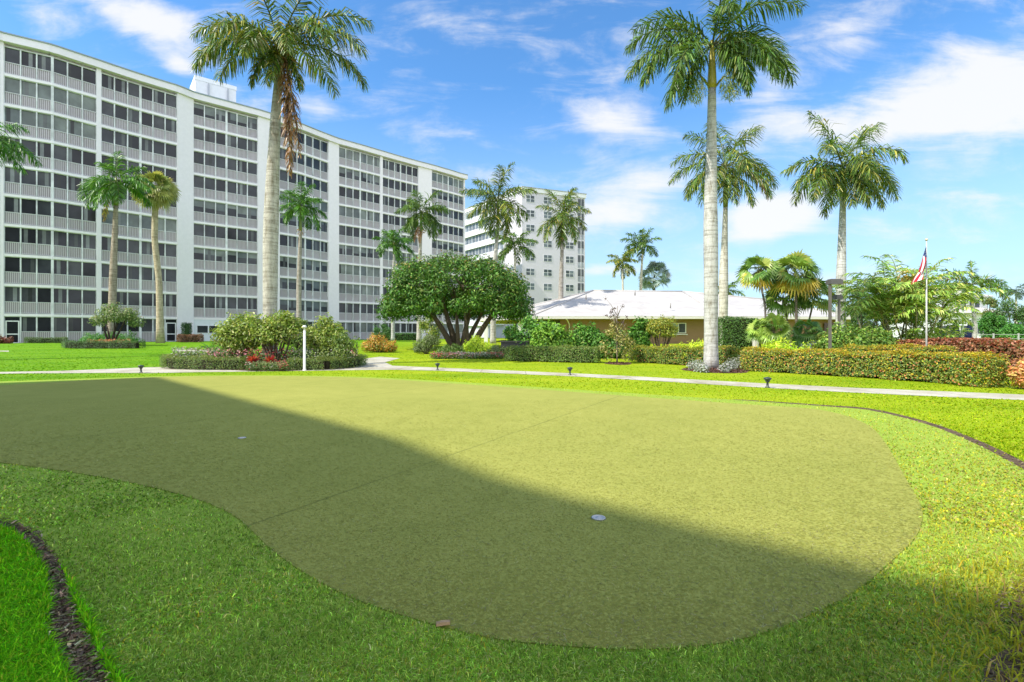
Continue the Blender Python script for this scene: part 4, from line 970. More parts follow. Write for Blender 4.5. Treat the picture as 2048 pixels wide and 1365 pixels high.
# under the domed tree
GRY = [(.09, .12, .04, 3), (.13, .16, .07, 2), (.06, .09, .03, 2)]
bush('low_shrub', 'grey green low shrub at the left foot of the domed tree', 'shrub', 826, 880, 668, 29, GRY, 1800, (.1, .05), 134, 'low shrubs under the domed tree', 4)
bush('low_shrub', 'mid green low shrub in front of the domed tree trunks', 'shrub', 872, 934, 688, 28, HG, 1500, (.1, .05), 135, 'low shrubs under the domed tree', 4)
bush('low_shrub', 'bright lime yellow shrub right of the domed tree trunks', 'shrub', 928, 984, 672, 27.5, [(.26, .34, .02, 4), (.19, .28, .02, 3), (.34, .36, .04, 1)], 2200, (.11, .055), 136, 'low shrubs under the domed tree', 4)
bush('low_shrub', 'small olive shrub between the lime shrub and the green hedge', 'shrub', 972, 1012, 690, 26.5, GRY, 900, (.1, .05), 137, 'low shrubs under the domed tree', 3)
bush('low_shrub', 'yellow green cordyline like shrub seen behind the domed tree trunks', 'shrub', 838, 886, 628, 40, [(.16, .22, .04, 3), (.25, .26, .05, 2), (.08, .13, .03, 2)], 1500, (.2, .07), 138, 'low shrubs under the domed tree', 4)
flowers('bedding_flowers', 'strip of white and red flowers at the foot of the domed tree bed', 862, 1008, 0, 0, 2000, [WHT, REDF, GRNF, PNK, WHT], 139, .3, 24.6, 26.2, sz=.08)
hedge('wall_hedge', 'low green hedge before the ground floor balconies left of the domed tree', 'hedge', [(X_(745, 60), 60), (X_(842, 62), 62)], .8, .9, 1400, (.2, .1), [(.05, .12, .02, 3), (.07, .15, .03, 2)], 140)
bush('ground_shrub', 'dark bush by the last ground floor bay left of the domed tree', 'shrub', 748, 782, 648, 60.5, [(.035, .09, .02, 3), (.05, .11, .03, 2)], 900, (.26, .13), 141, lobes=3)
# tropical bushes before the clubhouse
TROP = [(.05, .135, .018, 4), (.08, .175, .022, 3), (.03, .085, .013, 2), (.15, .22, .05, 1)]
for i, (a, z, p, dd, pl) in enumerate([(1008, 1100, 634, 27.2, TROP), (1062, 1150, 645, 26, [(.10, .20, .02, 4), (.15, .25, .03, 3), (.05, .12, .02, 2)]), (1140, 1222, 652, 26.4, TROP), (1185, 1262, 660, 25.4, [(.04, .10, .015, 3), (.06, .13, .02, 3)]), (1262, 1300, 640, 25.6, TROP)]):
    bush('tropical_bush', ['large glossy leaved bush at the left end before the clubhouse', 'brightest light green bush in the clubhouse row', 'mid green bush below the downspout side of the clubhouse wall', 'dark green bush directly behind the sapling', 'narrow drooping leaved bush right of the sapling'][i], 'shrub', a, z, p, dd, pl, 2300, (.24, .11), 150 + i, 'leafy bushes before the clubhouse', 5, mat=WAXY)
bush('flowering_shrub', 'yellow green dome shrub on bare stems left of the clubhouse window', 'shrub', 1292, 1356, 634, 25, [(.18, .21, .03, 3), (.28, .25, .04, 2), (.1, .14, .03, 2)], 1500, (.12, .06), 156, None, 5, base=676)
bush('low_shrub', 'lime yellow clump over the hedge left of the tallest palm', 'shrub', 1362, 1446, 684, 20.4, [(.33, .38, .02, 3), (.25, .32, .03, 2)], 1600, (.14, .05), 157, 'lime clumps over the croton hedge', 5)
bush('low_shrub', 'lime yellow spiky clump over the hedge below the fan palms', 'shrub', 1506, 1624, 682, 19.2, [(.30, .40, .02, 3), (.36, .40, .04, 2), (.15, .25, .02, 1)], 2400, (.2, .05), 158, 'lime clumps over the croton hedge', 7)
bush('leafy_shrub', 'wide light and dark green shrub mass right of the lamp posts', 'shrub', 1638, 1792, 646, 19.8, [(.08, .15, .02, 4), (.13, .2, .03, 3), (.05, .1, .015, 2), (.22, .24, .05, 1)], 4200, (.15, .08), 159, None, 8)
bush('leafy_shrub', 'small yellow green shrub at the left lamp post', 'shrub', 1626, 1668, 668, 20.6, [(.2, .22, .04, 3), (.12, .16, .03, 2)], 900, (.12, .06), 160, None, 3)
bush('low_shrub', 'pale green low shrub just left behind the flagpole foot', 'shrub', 1818, 1880, 668, 21, [(.15, .22, .04, 3), (.1, .17, .03, 2)], 1000, (.12, .06), 161, None, 4)
# magnolia sapling
x, y = gp(1234, 727); g = h(y); t = thing('magnolia_sapling', 'thin olive leaved sapling with bare dark topped twigs in a mulch ring', 'tree', (x, y, g)); rg = RNG(170)
b = B(); b.tube([(x, y, g - .02), (x, y, g + .6), (x - .03, y, g + 1.5), (x + .02, y, Z_(612, y))], [.035, .03, .022, .012], 7, (.3, .25, .2))
tw = []
for i in range(26):
    a = rg.uniform(0, 2 * PI); z0 = g + rg.uniform(.3, 2.1); top = z0 > g + 1.3
    e = np.array([x + math.cos(a) * rg.uniform(.25, .62), y + math.sin(a) * rg.uniform(.2, .6), z0 + rg.uniform(.35, .85)]); 
    if e[2] > Z_(592, y): e[2] = Z_(592, y)
    b.tube([(x, y, z0), (x * .5 + e[0] * .5, y * .5 + e[1] * .5, z0 * .4 + e[2] * .6), e], [.014, .01, .006], 5, (.33, .26, .2)); tw.append(e)
b.build('trunk', WOOD, t)
b = B()
for i in range(24):
    f = i / 23; rr = .62 * math.sin(PI * min(.25 + f * .75, 1)) + .1
    a = rg.uniform(0, 2 * PI); c = np.array([x + math.cos(a) * rr * .8, y + math.sin(a) * rr * .8, g + .3 + f * 1.35])
    leaf_ellipsoid(b, c, (.24, .24, .2), 46, .12, .055, [(.17, .16, .04, 3), (.12, .13, .03, 3), (.24, .2, .08, 1.5)], rg, .2)
for e in tw:
    if e[2] > g + 1.75: leaf_ellipsoid(b, e, (.07, .07, .06), 10, .09, .05, [(.06, .035, .03, 3), (.1, .07, .04, 1)], rg, .2)
b.build('foliage', LEAF, t)
def ring(px, py, rx, ry, z, name='mulch_ring'):
    x, y = gp(px, py); a = np.linspace(0, 2 * PI, 28, endpoint=False)
    sheet(name, [(x + rx * math.cos(q) * (1 + .06 * math.sin(3 * q)), y + ry * math.sin(q)) for q in a], z, SOILR)
SOILR = m_ground('red_mulch', [(.3, (.10, .05, .035)), (.7, (.19, .11, .085))], 6, 40, bd=.03, famt=.5)
ring(1236, 728, .55, .8, .012); ring(1430, 741.5, 1.05, 1.25, .012)
rg = RNG(172); b = B()
for cpx, cpy, R_, n in ((1430, 741.5, (1.0, 1.2), 1500), (1236, 728, (.5, .75), 400)):
    x, y = gp(cpx, cpy); a = rg.uniform(0, 2 * PI, n); q = np.sqrt(rg.uniform(0, 1, n))
    P = np.stack([x + R_[0] * q * np.cos(a), y + R_[1] * q * np.sin(a)], 1)
    leafq(b, np.column_stack([P, hv(P[:, 1]) + rg.uniform(.015, .06, n)]), unit(rg.normal(0, .4, (n, 3)) + [0, 0, 1]), rg.normal(0, 1, (n, 3)), .08, .03, palette(rg, n, [(.12, .06, .045, 3), (.2, .11, .08, 2), (.07, .04, .03, 2)], .25))
o = b.build('mulch', CHIP); o['kind'] = 'stuff'
for i, (px, py, s_) in enumerate([(1385, 741, 1.0), (1398, 744, 1.1), (1408, 746, .8), (1449, 746, .9), (1462, 742, 1.15), (1477, 739, 1.2), (1440, 733, .9)]):
    x, y = gp(px, py); g = h(y); rg = RNG(180 + i); t = thing('silver_plant', ['silver white plant at the left rim of the palm mulch ring', 'silver white plant second from the left rim of the palm mulch ring', 'small silver plant against the left of the tallest palm foot', 'small silver plant against the right of the tallest palm foot', 'silver white plant second from the right rim of the palm mulch ring', 'tall silver white plant at the right rim of the palm mulch ring', 'silver plant behind the tallest palm foot'][i], 'plant', (x, y, g), 'silver plants round the tallest palm')
    b = B(); leaf_ellipsoid(b, (x, y, g + .17 * s_), (.17 * s_, .17 * s_, .2 * s_), 260, .1, .035, [(.21, .22, .21, 3), (.28, .28, .28, 2), (.11, .13, .09, 2)], rg, .1, .15, flat_bottom=g); b.build('leaves', FLOWER, t)
    b = B(); stems(b, (x, y, g - .01), [(x + rg.normal(0, .05), y, g + .2 * s_) for _ in range(3)], .01, rg); b.build('stem', WOOD, t)

# ------------------------------------------------------------------ apartment building
FACE = np.array([(-12, 45.2), (0, 45.6), (105, 47.6), (195, 50.2), (275, 52.8), (355, 55.4), (386, 56.9), (450, 59.0), (520, 61.5), (557, 63.2), (600, 65.4), (657, 69.2), (677, 70.5), (720, 72.7), (762, 75.2), (836, 79.8), (863, 81.4), (900, 84.1), (929, 86.6)])
def fpt(px): 
    d_ = np.interp(px, FACE[:, 0], FACE[:, 1]); return np.array([(px - CX) * d_ / F, d_])
WHITE = (.90, .835, .89); FL = 2.75; NF = 10; Z0 = .36
def line_pts(a, z, n):
    """n+1 points along the curved front, evenly spaced"""
    pp = np.array([fpt(p) for p in np.linspace(a, z, 60)]); s = np.concatenate([[0], np.cumsum(np.linalg.norm(np.diff(pp, axis=0), axis=1))])
    q = np.linspace(0, s[-1], n + 1); return np.stack([np.interp(q, s, pp[:, 0]), np.interp(q, s, pp[:, 1])], 1)
def norms(P):
    T = unit(np.gradient(P, axis=0)); return np.stack([T[:, 1], -T[:, 0]], 1)
def strip(b, P, o0, o1, z0, z1, col):
    """a bar following plan points P, from offset o0 to o1 outward of the front, z0..z1"""
    N = norms(P); A, C = P + N * o0, P + N * o1; n = len(P)
    V = np.vstack([np.column_stack([A, np.full(n, z0)]), np.column_stack([C, np.full(n, z0)]), np.column_stack([C, np.full(n, z1)]), np.column_stack([A, np.full(n, z1)])])
    fs = []
    for i in range(n - 1):
        for q in range(4):
            a_, b_ = q * n, ((q + 1) % 4) * n
            fs.append((a_ + i, a_ + i + 1, b_ + i + 1, b_ + i))
    fs += [(0, n, 2 * n, 3 * n), (n - 1, 4 * n - 1, 3 * n - 1, 2 * n - 1)]
    b.indexed(V, fs, col, False)
def post(b, p, nrm, w_, o0, o1, z0, z1, col):
    c = p + nrm * (o0 + o1) / 2; rz = math.atan2(nrm[1], nrm[0])
    b.box((c[0], c[1], (z0 + z1) / 2), (o1 - o0, w_, z1 - z0), rz, col)

loc = (*fpt(440), h(60)); APT = thing('apartment_building', 'long white ten storey apartment block with curved balcony front on the left', 'building', (loc[0], loc[1], h(60)))
BAYS = [(8, 193), (202, 354), (386, 515), (558, 656), (677, 760), (765, 836), (863, 927)]
SOLID = [(-12, 8, .14), (193, 202, .10), (354, 386, .14), (515, 553, .14), (553, 558, .22), (656, 677, .14), (760, 765, .10), (836, 863, .14), (927, 930, .12)]
ZT = Z0 + NF * FL
b = B()
full = line_pts(-12, 930, 90); N = norms(full); back = full - N * 13
frontin = full - N * .35
poly = [tuple(p) for p in frontin] + [tuple(p) for p in back[::-1]]
V = np.vstack([np.column_stack([frontin, np.full(91, .2)]), np.column_stack([back, np.full(91, .2)]), np.column_stack([back, np.full(91, ZT)]), np.column_stack([frontin, np.full(91, ZT)])])
fs = []
for i in range(90):
    for q in range(4):
        a_, b_ = q * 91, ((q + 1) % 4) * 91; fs.append((a_ + i, a_ + i + 1, b_ + i + 1, b_ + i))
fs += [(0, 91, 182, 273), (90, 363, 272, 181)]
b.indexed(V, fs, WHITE, False)
for a, z, o_ in SOLID:
    P = line_pts(a, z, 3); strip(b, P, -.34, o_, .2, ZT + .02, WHITE)
b.build('wall', PAINT, APT)
for k in range(NF + 1):
    zf = Z0 + k * FL
    if k == NF: continue
    b = B()
    for a, z in BAYS: strip(b, line_pts(a, z, 12), -.34, .08, zf - .24 if k else .15, zf, (.93, .875, .92))
    b.build('floor_slab', PAINT, APT)
b = B(); P = line_pts(-14, 933, 90); strip(b, P, -13.2, .42, ZT + .03, ZT + .70, (.88, .82, .88)); strip(b, P, -13.3, .52, ZT + .705, ZT + .82, (.33, .38, .45)); b.build('roof', PAINT, APT)
rg = RNG(200)
DARK = np.array([(.032, .034, .042), (.048, .051, .062), (.022, .022, .028), (.07, .071, .082)]); BLIND = np.array([(.17, .19, .19), (.13, .15, .16), (.21, .23, .22)])
PURP = (.40, .35, .385)
def glazing(bw, br, P, N, zf, mode, rg, skip=()):
    nn = len(P) - 1
    for i in range(nn):
        if i in skip: continue
        a, z = P[i], P[i + 1]; na = (N[i] + N[i + 1]) / 2
        base = DARK[rg.integers(len(DARK))] if mode < 2 else BLIND[rg.integers(len(BLIND))]
        z0, z1 = zf + 1.12, zf + FL - .26
        def pane(c, q0, q1):
            A, C = a - na * .14, z - na * .14
            bw.quads([[(*A, q0), (*C, q0), (*C, q1), (*A, q1)]], c)
        if mode == 1:
            zm = z1 - (z1 - z0) * rg.uniform(.3, .75); pane(base, z0, zm); pane(BLIND[rg.integers(len(BLIND))], zm, z1)
        else: pane(base, z0, z1)
        pane_w = np.linalg.norm(z - a)
        # curtain edge inside some panes
        if rg.uniform() < .5:
            f0 = rg.uniform(.0, .6); A = a + (z - a) * f0 - na * .135; C = a + (z - a) * (f0 + .25) - na * .135
            bw.quads([[(*A, z0), (*C, z0), (*C, z1), (*A, z1)]], tuple(np.array([.11, .115, .12]) * rg.uniform(.3, 2.2)))
    frame = (.72, .73, .75)
    strip(bw, P, -.13, -.02, zf + FL - .30, zf + FL - .245, frame)
    for i in range(nn + 1):
        post(bw, P[i], N[i], .10 if i != nn // 2 else .2, -.16, .02, zf + .002, zf + FL - .242, frame)
    for i in range(nn):
        if i in skip: continue
        a, z = P[i], P[i + 1]; na = (N[i] + N[i + 1]) / 2; T = (z - a) / np.linalg.norm(z - a); ln = np.linalg.norm(z - a)
        A, C = a - na * .12, z - na * .12
        br.quads([[(*A, zf + .05), (*C, zf + .05), (*C, zf + 1.06), (*A, zf + 1.06)]], tuple(np.array(PURP) * rg.uniform(.85, 1.1)))
        for z_, hh in ((zf + 1.06, .055), (zf + .06, .04)):
            c = (a + z) / 2 - na * .05; br.box((c[0], c[1], z_ + hh / 2), (ln - .1, .05, hh), math.atan2(T[1], T[0]), (.68, .68, .7))
        npk = max(int(ln / .13), 4)
        for q in range(1, npk):
            c = a + T * ln * q / npk - na * .06
            br.box((c[0], c[1], zf + .58), (.045, .03, .95), math.atan2(T[1], T[0]), (.68, .635, .67))
for bi, (pa, pz) in enumerate(BAYS):
    P = line_pts(pa, pz, 6); N = norms(P)
    for k in range(NF):
        zf = Z0 + k * FL
        if bi == 2 and k == 0: continue
        r_ = rg.uniform(); mode = 0 if (r_ < .62) else (1 if r_ < .82 else 2)
        if bi == 0 and k in (8, 7): mode = 2
        if bi == 0 and k not in (8, 7): mode = 0
        if bi == 2 and k == 3: mode = 1
        skip = (0,) if (bi == 0 and k == 0) else ((5,) if (bi == 1 and k == 0) else ())
        bw, br = B(), B(); glazing(bw, br, P, N, zf, mode, rg, skip)
        bw.build('balcony_window', GLASS if False else GLASS, APT); br.build('balcony_railing', METAL, APT)
for bi, i in ((0, 0), (1, 5)):
    P = line_pts(*BAYS[bi], 6); N = norms(P); a, z = P[i], P[i + 1]; na = unit((N[i] + N[i + 1]) / 2); c = (a + z) / 2; T = (z - a) / np.linalg.norm(z - a); rz = math.atan2(T[1], T[0])
    def dbox(bb, u, o_, zc, su, sn, sz, col): 
        p = c + T * u + na * o_; bb.box((p[0], p[1], zc), (su, sn, sz), rz, col)
    b = B(); 
    for u in (-.42, .42): dbox(b, u, -.05, Z0 + 1.05, .09, .08, 2.1, (.8, .81, .83))
    for zz_ in (.05, .86, 2.06): dbox(b, 0, -.05, Z0 + zz_, .75, .07, .1, (.8, .81, .83))
    dr = b.build('door', METAL, APT)
    b = B(); dbox(b, 0, -.06, Z0 + .46, .75, .02, .70, (.02, .022, .026)); dbox(b, 0, -.06, Z0 + 1.46, .75, .02, 1.10, (.02, .022, .026)); b.build('pane', GLASS, dr)
    b = B(); dbox(b, 0, -.15, Z0 + 2.3, 1.0, .02, .38, (.02, .022, .026)); dbox(b, 0, -.2, Z0 + 1.06, 1.02, .02, 2.1, (.3, .3, .32)); b.build('transom', GLASS, APT)
    b = B(); dbox(b, 0, .42, (Z0 - .1 + .2) / 2 + .12, 1.3, .8, Z0 - .06 - .2, (.74, .75, .77)); b.build('step', PAINT, APT)
# ground floor wall of the third bay with its small window
P = line_pts(*BAYS[2], 6); N = norms(P); b = B(); strip(b, P, -.33, .04, .2, Z0 + FL - .245, (.74, .77, .82)); b.build('wall', PAINT, APT)
b = B(); q = line_pts(393, 440, 2); nq = norms(q); strip(b, q, .03, .07, Z0 + .95, Z0 + 1.85, (.78, .79, .81))
fw = b.build('window', PAINT, APT)
b = B()
for i in range(2):
    A = q[i] + (q[i + 1] - q[i]) * .06 + nq[i] * .075; C = q[i] + (q[i + 1] - q[i]) * .94 + nq[i] * .075
    b.quads([[(*A, Z0 + 1.0), (*C, Z0 + 1.0), (*C, Z0 + 1.8), (*A, Z0 + 1.8)]], (.03, .035, .04))
b.build('pane', GLASS, fw)
d = 66; b = B(); xc = (X_(383, d) + X_(470, d)) / 2; wv = X_(470, d) - X_(383, d)
b.box((xc, d, (ZT + Z_(182, d)) / 2 + .4), (wv * .8, 4, Z_(182, d) - ZT - .8), math.radians(40), (.78, .78, .8)); b.box((xc, d, Z_(182, d) + .25), (wv * .82, 4.15, .5), math.radians(40), (.82, .82, .84))
for u in (-.18, .2): b.box((xc + u * wv * .77 + 1.55, d + u * wv * .64 - 1.58, (ZT + Z_(182, d)) / 2 + .5), (.18, .12, Z_(182, d) - ZT - 1.3), math.radians(40), (.45, .46, .5))
b.build('roof_housing', PAINT, APT)

# second block
C0 = np.array([X_(1044, 93.5), 93.5]); CR = np.array([X_(1170, 98.5), 98.5]); CLf = np.array([X_(922, 112), 112])
A2 = thing('apartment_building', 'second white apartment block seen behind the palms, between the long block and the clubhouse', 'building', (C0[0], C0[1], h(93)))
Bk = CR + (CLf - C0)
b = B(); b.prism([tuple(C0), tuple(CR), tuple(Bk), tuple(CLf)], .2, ZT, (.60, .575, .64)); b.build('wall', PAINT, A2)
cc = (C0 + CR + Bk + CLf) / 4; gr = lambda p, s: tuple(cc + (np.array(p) - cc) * s)
b = B(); b.prism([gr(C0, 1.02), gr(CR, 1.02), gr(Bk, 1.02), gr(CLf, 1.02)], ZT + .01, ZT + .75, (.8, .8, .82)); b.prism([gr(C0, 1.03), gr(CR, 1.03), gr(Bk, 1.03), gr(CLf, 1.03)], ZT + .76, ZT + .9, (.36, .4, .46)); b.build('roof', PAINT, A2)
def facepts(a, z, f0, f1, n): return np.array([a + (z - a) * f for f in np.linspace(f0, f1, n + 1)])
for k in range(1, NF):
    zf = Z0 + k * FL
    for f in (.06, .33, .68):
        if k < 2 and f < .1: continue
        P = facepts(C0, CR, f, f + .13, 2); N = np.array([unit([(CR - C0)[1], -(CR - C0)[0]])] * 3)
        b = B(); strip(b, P, .01, .05, zf + .85, zf + 2.15, (.7, .71, .74)); fw = b.build('window', PAINT, A2)
        b = B()
        for i in range(2):
            for z0_, z1_ in ((.9, 1.46), (1.54, 2.1)):
                A, C = P[i] + (P[i + 1] - P[i]) * .06 + N[0] * .055, P[i] + (P[i + 1] - P[i]) * .94 + N[0] * .055
                b.quads([[(*A, zf + z0_), (*C, zf + z0_), (*C, zf + z1_), (*A, zf + z1_)]], tuple(np.array([.12, .15, .17]) * rg.uniform(.5, 1.2)))
        b.build('pane', GLASS, fw)
    P = facepts(C0, CR, .88, .985, 2); N = np.array([unit([(CR - C0)[1], -(CR - C0)[0]])] * 3)
    b = B()
    for i in range(2):
        A, C = P[i] + N[0] * .02, P[i + 1] + N[0] * .02
        b.quads([[(*A, zf + 1.1), (*C, zf + 1.1), (*C, zf + 2.5), (*A, zf + 2.5)]], (.08, .09, .1)); b.quads([[(*A, zf + .05), (*C, zf + .05), (*C, zf + 1.05), (*A, zf + 1.05)]], (.3, .32, .36))
        post(b, P[i + 1], N[0], .08, .0, .07, zf, zf + 2.6, (.7, .71, .73))
    b.build('balcony_window', GLASS, A2)
    # long balconies of the left front
    P = facepts(CLf, C0, .04, .74, 12); N = norms(P)
    b = B()
    for i in range(12):
        A, C = P[i] + N[i] * .02, P[i + 1] + N[i] * .02
        b.quads([[(*A, zf + 1.1), (*C, zf + 1.1), (*C, zf + 2.5), (*A, zf + 2.5)]], tuple(np.array([.16, .18, .21]) * rg.uniform(.7, 1.2)))
    for i in range(13): post(b, P[i], N[i], .12, 0, .08, zf, zf + 2.5, (.75, .76, .78))
    b.build('balcony_window', GLASS, A2)
    b = B(); strip(b, P, 0.01, .5, zf - .2, zf, (.84, .84, .86)); strip(b, P, .4, .48, zf, zf + 1.0, (.62, .63, .68)); b.build('balcony_railing', PAINT, A2)

# wing of the block left behind the camera: its roof line throws the shade over the green
OFF = np.array([SX, SY]) * (28.4 / math.tan(SUN_EL))
SH = [gp(318, 755.5), gp(425, 783), gp(520, 808), gp(640, 838), gp(800, 880), gp(1000, 958), gp(1150, 998), gp(1300, 1032), gp(1500, 1080), gp(1750, 1140), gp(1880, 1168), gp(2010, 1200)]
SH = [np.array(p) for p in SH] + [np.array([2.9, 2.05]), np.array([4.2, 1.2]), np.array([6.5, -.4]), np.array([10, -3])]
front = np.array([p + OFF for p in SH]); nrm = norms(front)
W = thing('apartment_wing', 'white apartment wing outside the left of the view whose shade lies on the green', 'building', (front[3][0], front[3][1], 0))
bk = front + np.array([SX, SY]) * 13; n = len(front)
b = B(); V = np.vstack([np.column_stack([front, np.full(n, 0)]), np.column_stack([bk, np.full(n, 0)]), np.column_stack([bk, np.full(n, 28.4)]), np.column_stack([front, np.full(n, 28.4)])])
fs = []
for i in range(n - 1):
    for q in range(4):
        a_, b_ = q * n, ((q + 1) % 4) * n; fs.append((a_ + i, a_ + i + 1, b_ + i + 1, b_ + i))
fs += [(0, n, 2 * n, 3 * n), (n - 1, 4 * n - 1, 3 * n - 1, 2 * n - 1)]
b.indexed(V, fs, WHITE, False); b.build('wall', PAINT, W)
for k in range(NF):
    b = B(); zf = .36 + k * FL; N = norms(front)
    for i in range(n - 1):
        sg = -1 if (N[i] @ np.array([SX, SY])) > 0 else 1
        A, C = front[i] + N[i] * .03 * sg, front[i + 1] + N[i] * .03 * sg
        b.quads([[(*A, zf + 1.1), (*C, zf + 1.1), (*C, zf + 2.5), (*A, zf + 2.5)]], tuple(DARK[i % 4] * 1.3)); b.quads([[(*A, zf + .1), (*C, zf + .1), (*C, zf + 1.0), (*A, zf + 1.0)]], (.34, .33, .36))
    b.build('balcony_window', GLASS, W)

# ------------------------------------------------------------------ clubhouse
EZ = 2.62; TAN = (.30, .188, .11)
def hp(px, d_): return np.array([X_(px, d_), d_])
e = [hp(958, 50), hp(1062, 42), hp(1445, 42), hp(1700, 43.5), hp(1700, 62), hp(980, 66)]
HOUSE = thing('clubhouse', 'low tan clubhouse with wide white hipped roof behind the hedges', 'building', (X_(1250, 42), 43, h(43)))
rA = np.array([X_(1186, 53), 53, Z_(582, 53)]); rB = np.array([X_(1365, 53), 53, Z_(584, 53)]); rC = np.array([X_(1545, 50), 50, Z_(601, 50)])
b = B(); E = [np.array([*p, EZ + .12]) for p in e]
for f in ([E[0], E[1], rA], [E[1], E[2], rB, rA], [E[2], rC, rB], [E[2], E[3], rC], [E[3], E[4], rC], [E[4], E[5], rA, rB], [E[4], rB, rC], [E[5], E[0], rA]):
    (b.tris if len(f) == 3 else b.quads)([f])
# ridge and hip caps
for p, q in ((rA, rB), (rB, rC), (rC, E[3]), (E[1], rA), (E[0], rA), (E[2], rB)):
    b.tube([p + [0, 0, .02], q + [0, 0, .02]], .09, 6)
b.build('roof', ROOFM, HOUSE)
b = B()
for i in range(6):
    p, q = e[i], e[(i + 1) % 6]; T = unit(q - p); Nn = np.array([T[1], -T[0]]); c = (p + q) / 2
    b.box((c[0] - Nn[0] * 0, c[1], EZ), (np.linalg.norm(q - p), .12, .22), math.atan2(T[1], T[0]), (.62, .60, .55))
b.build('gutter', METAL, HOUSE)
b = B(); soff = [tuple(p) for p in e]; cm = np.mean(e, axis=0)
b.tris([[(*e[i], EZ - .1), (*e[(i + 1) % 6], EZ - .1), (*cm, EZ - .1)] for i in range(6)], (.6, .57, .5)); b.build('soffit', PAINT, HOUSE)
wl = [hp(1120, 43.2), hp(1445, 43.2), hp(1690, 44.6), hp(1680, 60), hp(1130, 62)]
b = B(); b.prism([tuple(p) for p in wl], .2, EZ - .105, TAN); b.build('wall', PAINT, HOUSE)
b = B(); x0, x1, yy = X_(1341, 43.2), X_(1372, 43.2), 43.2
b.box(((x0 + x1) / 2, yy - .03, Z_(659, 43) + .1), (x1 - x0, .06, .9), 0, (.75, .75, .74)); fw = b.build('window', PAINT, HOUSE)
b = B()
for i in range(2): b.box((x0 + (x1 - x0) * (.27 + .46 * i), yy - .065, Z_(659, 43) + .1), ((x1 - x0) * .40, .02, .76), 0, (.05, .06, .06) if i else (.3, .36, .32))
b.build('pane', GLASS, fw)
b = B(); b.box(((x0 + x1) / 2, yy - .08, Z_(670.5, 43) + .05), (x1 - x0 + .2, .12, .07), 0, (.75, .75, .74)); b.build('sill', PAINT, fw)
for px, dd in ((972, 49.2), (1040, 44.6)):
    b = B(); b.box((X_(px, dd), dd, EZ / 2), (.36, .36, EZ - .2), 0, (.74, .74, .74)); b.box((X_(px, dd), dd, EZ - .18), (.46, .46, .12), 0, (.74, .74, .74)); b.build('column', PAINT, HOUSE)
b = B(); xd = X_(1131, 42.2); b.tube([(xd, 42.0, EZ - .05), (xd + .15, 42.25, EZ - .2), (xd + .42, 43.05, EZ - .55), (xd + .42, 43.05, .3)], .055, 8, (.75, .74, .7)); b.build('downspout', METAL, HOUSE)
b = B()
for px, dd, pz in ((1172, 45.5, 592), (1341, 43.9, 609), (1270, 46, 584)):
    zz = Z_(pz, dd); b.tube([(X_(px, dd), dd, zz - .35), (X_(px, dd), dd, zz + .12)], .06, 8, (.3, .28, .27))
b.build('vent_pipe', METAL, HOUSE)
# right wing doors
b = B()
for px in (1653, 1668): b.box((X_(px, 44.2), 44.2, 1.25), (.42, .08, 1.9), 0, (.10, .06, .04))
b.build('door', GLASS, HOUSE)
b = B(); d = 23.2; b.box((X_(1622, d), d, .55), (.75, .6, .9), 0, (.55, .57, .6)); b.box((X_(1622, d), d, 1.02), (.8, .65, .05), 0, (.62, .64, .66))
for i in range(5): b.box((X_(1622, d), d - .31, .3 + i * .15), (.6, .02, .05), 0, (.3, .31, .33))
tag(b.build('utility_cabinet', METAL, None, (X_(1622, d), d, h(d))), 'grey louvred utility cabinet half hidden between fan palms and shrubs', 'cabinet')
# pale stone pier by the tall hedge
b = B(); d = 23.6; b.box((X_(1513, d), d, .52), (.26, .26, 1.04), 0, (.6, .57, .52)); b.box((X_(1513, d), d, 1.08), (.34, .34, .08), 0, (.66, .63, .58))
tag(b.build('stone_pier', PAINT, None, (X_(1513, d), d, h(d))), 'short pale stone pier between the tall hedge and the fan palms', 'pier')
# dark planter wall right of the lime shrub
b = B(); d = 26.8; b.box((X_(1030, d), d, .45), (1.5, .4, .75), 0, (.03, .03, .03)); b.box((X_(1030, d), d, .86), (1.6, .5, .06), 0, (.06, .055, .05)); 
for u in (-.6, .6): b.box((X_(1030, d) + u, d, .06), (.12, .3, .12), 0, (.03, .03, .03))
tag(b.build('garden_bench', METAL, None, (X_(1030, d), d, h(d))), 'dark bench like planter behind the lime shrub', 'bench')

# ------------------------------------------------------------------ posts, lamps, flag
x, y = gp(609, 741.5); t = thing('bollard_light', 'slim white post with small round cap before the palm bed', 'bollard', (x, y, 0))
zt = Z_(662, y); b = B(); b.lathe((x, y, 0), [(.06, -.02), (.06, .04), (.045, .05), (.04, zt), (0, zt)], 16, (.80, .79, .74)); b.build('post', METAL, t)
b = B(); b.lathe((x, y, zt), [(.03, 0), (.03, .1), (.075, .115), (.07, .16), (.03, .19), (0, .19)], 16, (.72, .72, .72)); b.build('cap', METAL, t)
def path_light(x, y, label):
    g = h(y); t = thing('path_light', label, 'path light', (x, y, g), 'small dark path lights')
    b = B(); b.lathe((x, y, g), [(.05, -.02), (.055, .02), (.028, .035), (.024, .13), (.05, .15), (0, .15)], 14, (.035, .045, .04)); b.build('stem', METAL, t)
    b = B(); b.lathe((x, y, g), [(.025, .14), (.04, .15), (.068, .19), (.09, .22), (.088, .235), (.025, .255), (.0, .26)], 14, (.04, .055, .05)); b.build('shade', METAL, t)
    return t
pl = gp(282, 746); PL = path_light(pl[0], pl[1], 'path light on the pale walk left of the bed hedge')
for px, py, lb in ((875, 741, 'path light by the walk below the domed tree'), (1140, 751, 'path light by the walk below the green hedge'), (1535, 776, 'nearest path light, by the walk below the front croton hedge'), (367, 718, 'path light standing behind the left end of the bed hedge'), (694, 718, 'path light behind the right end of the bed hedge')):
    x, y = gp(px, py); copy_tree(PL, (x, y, h(y)), lb)
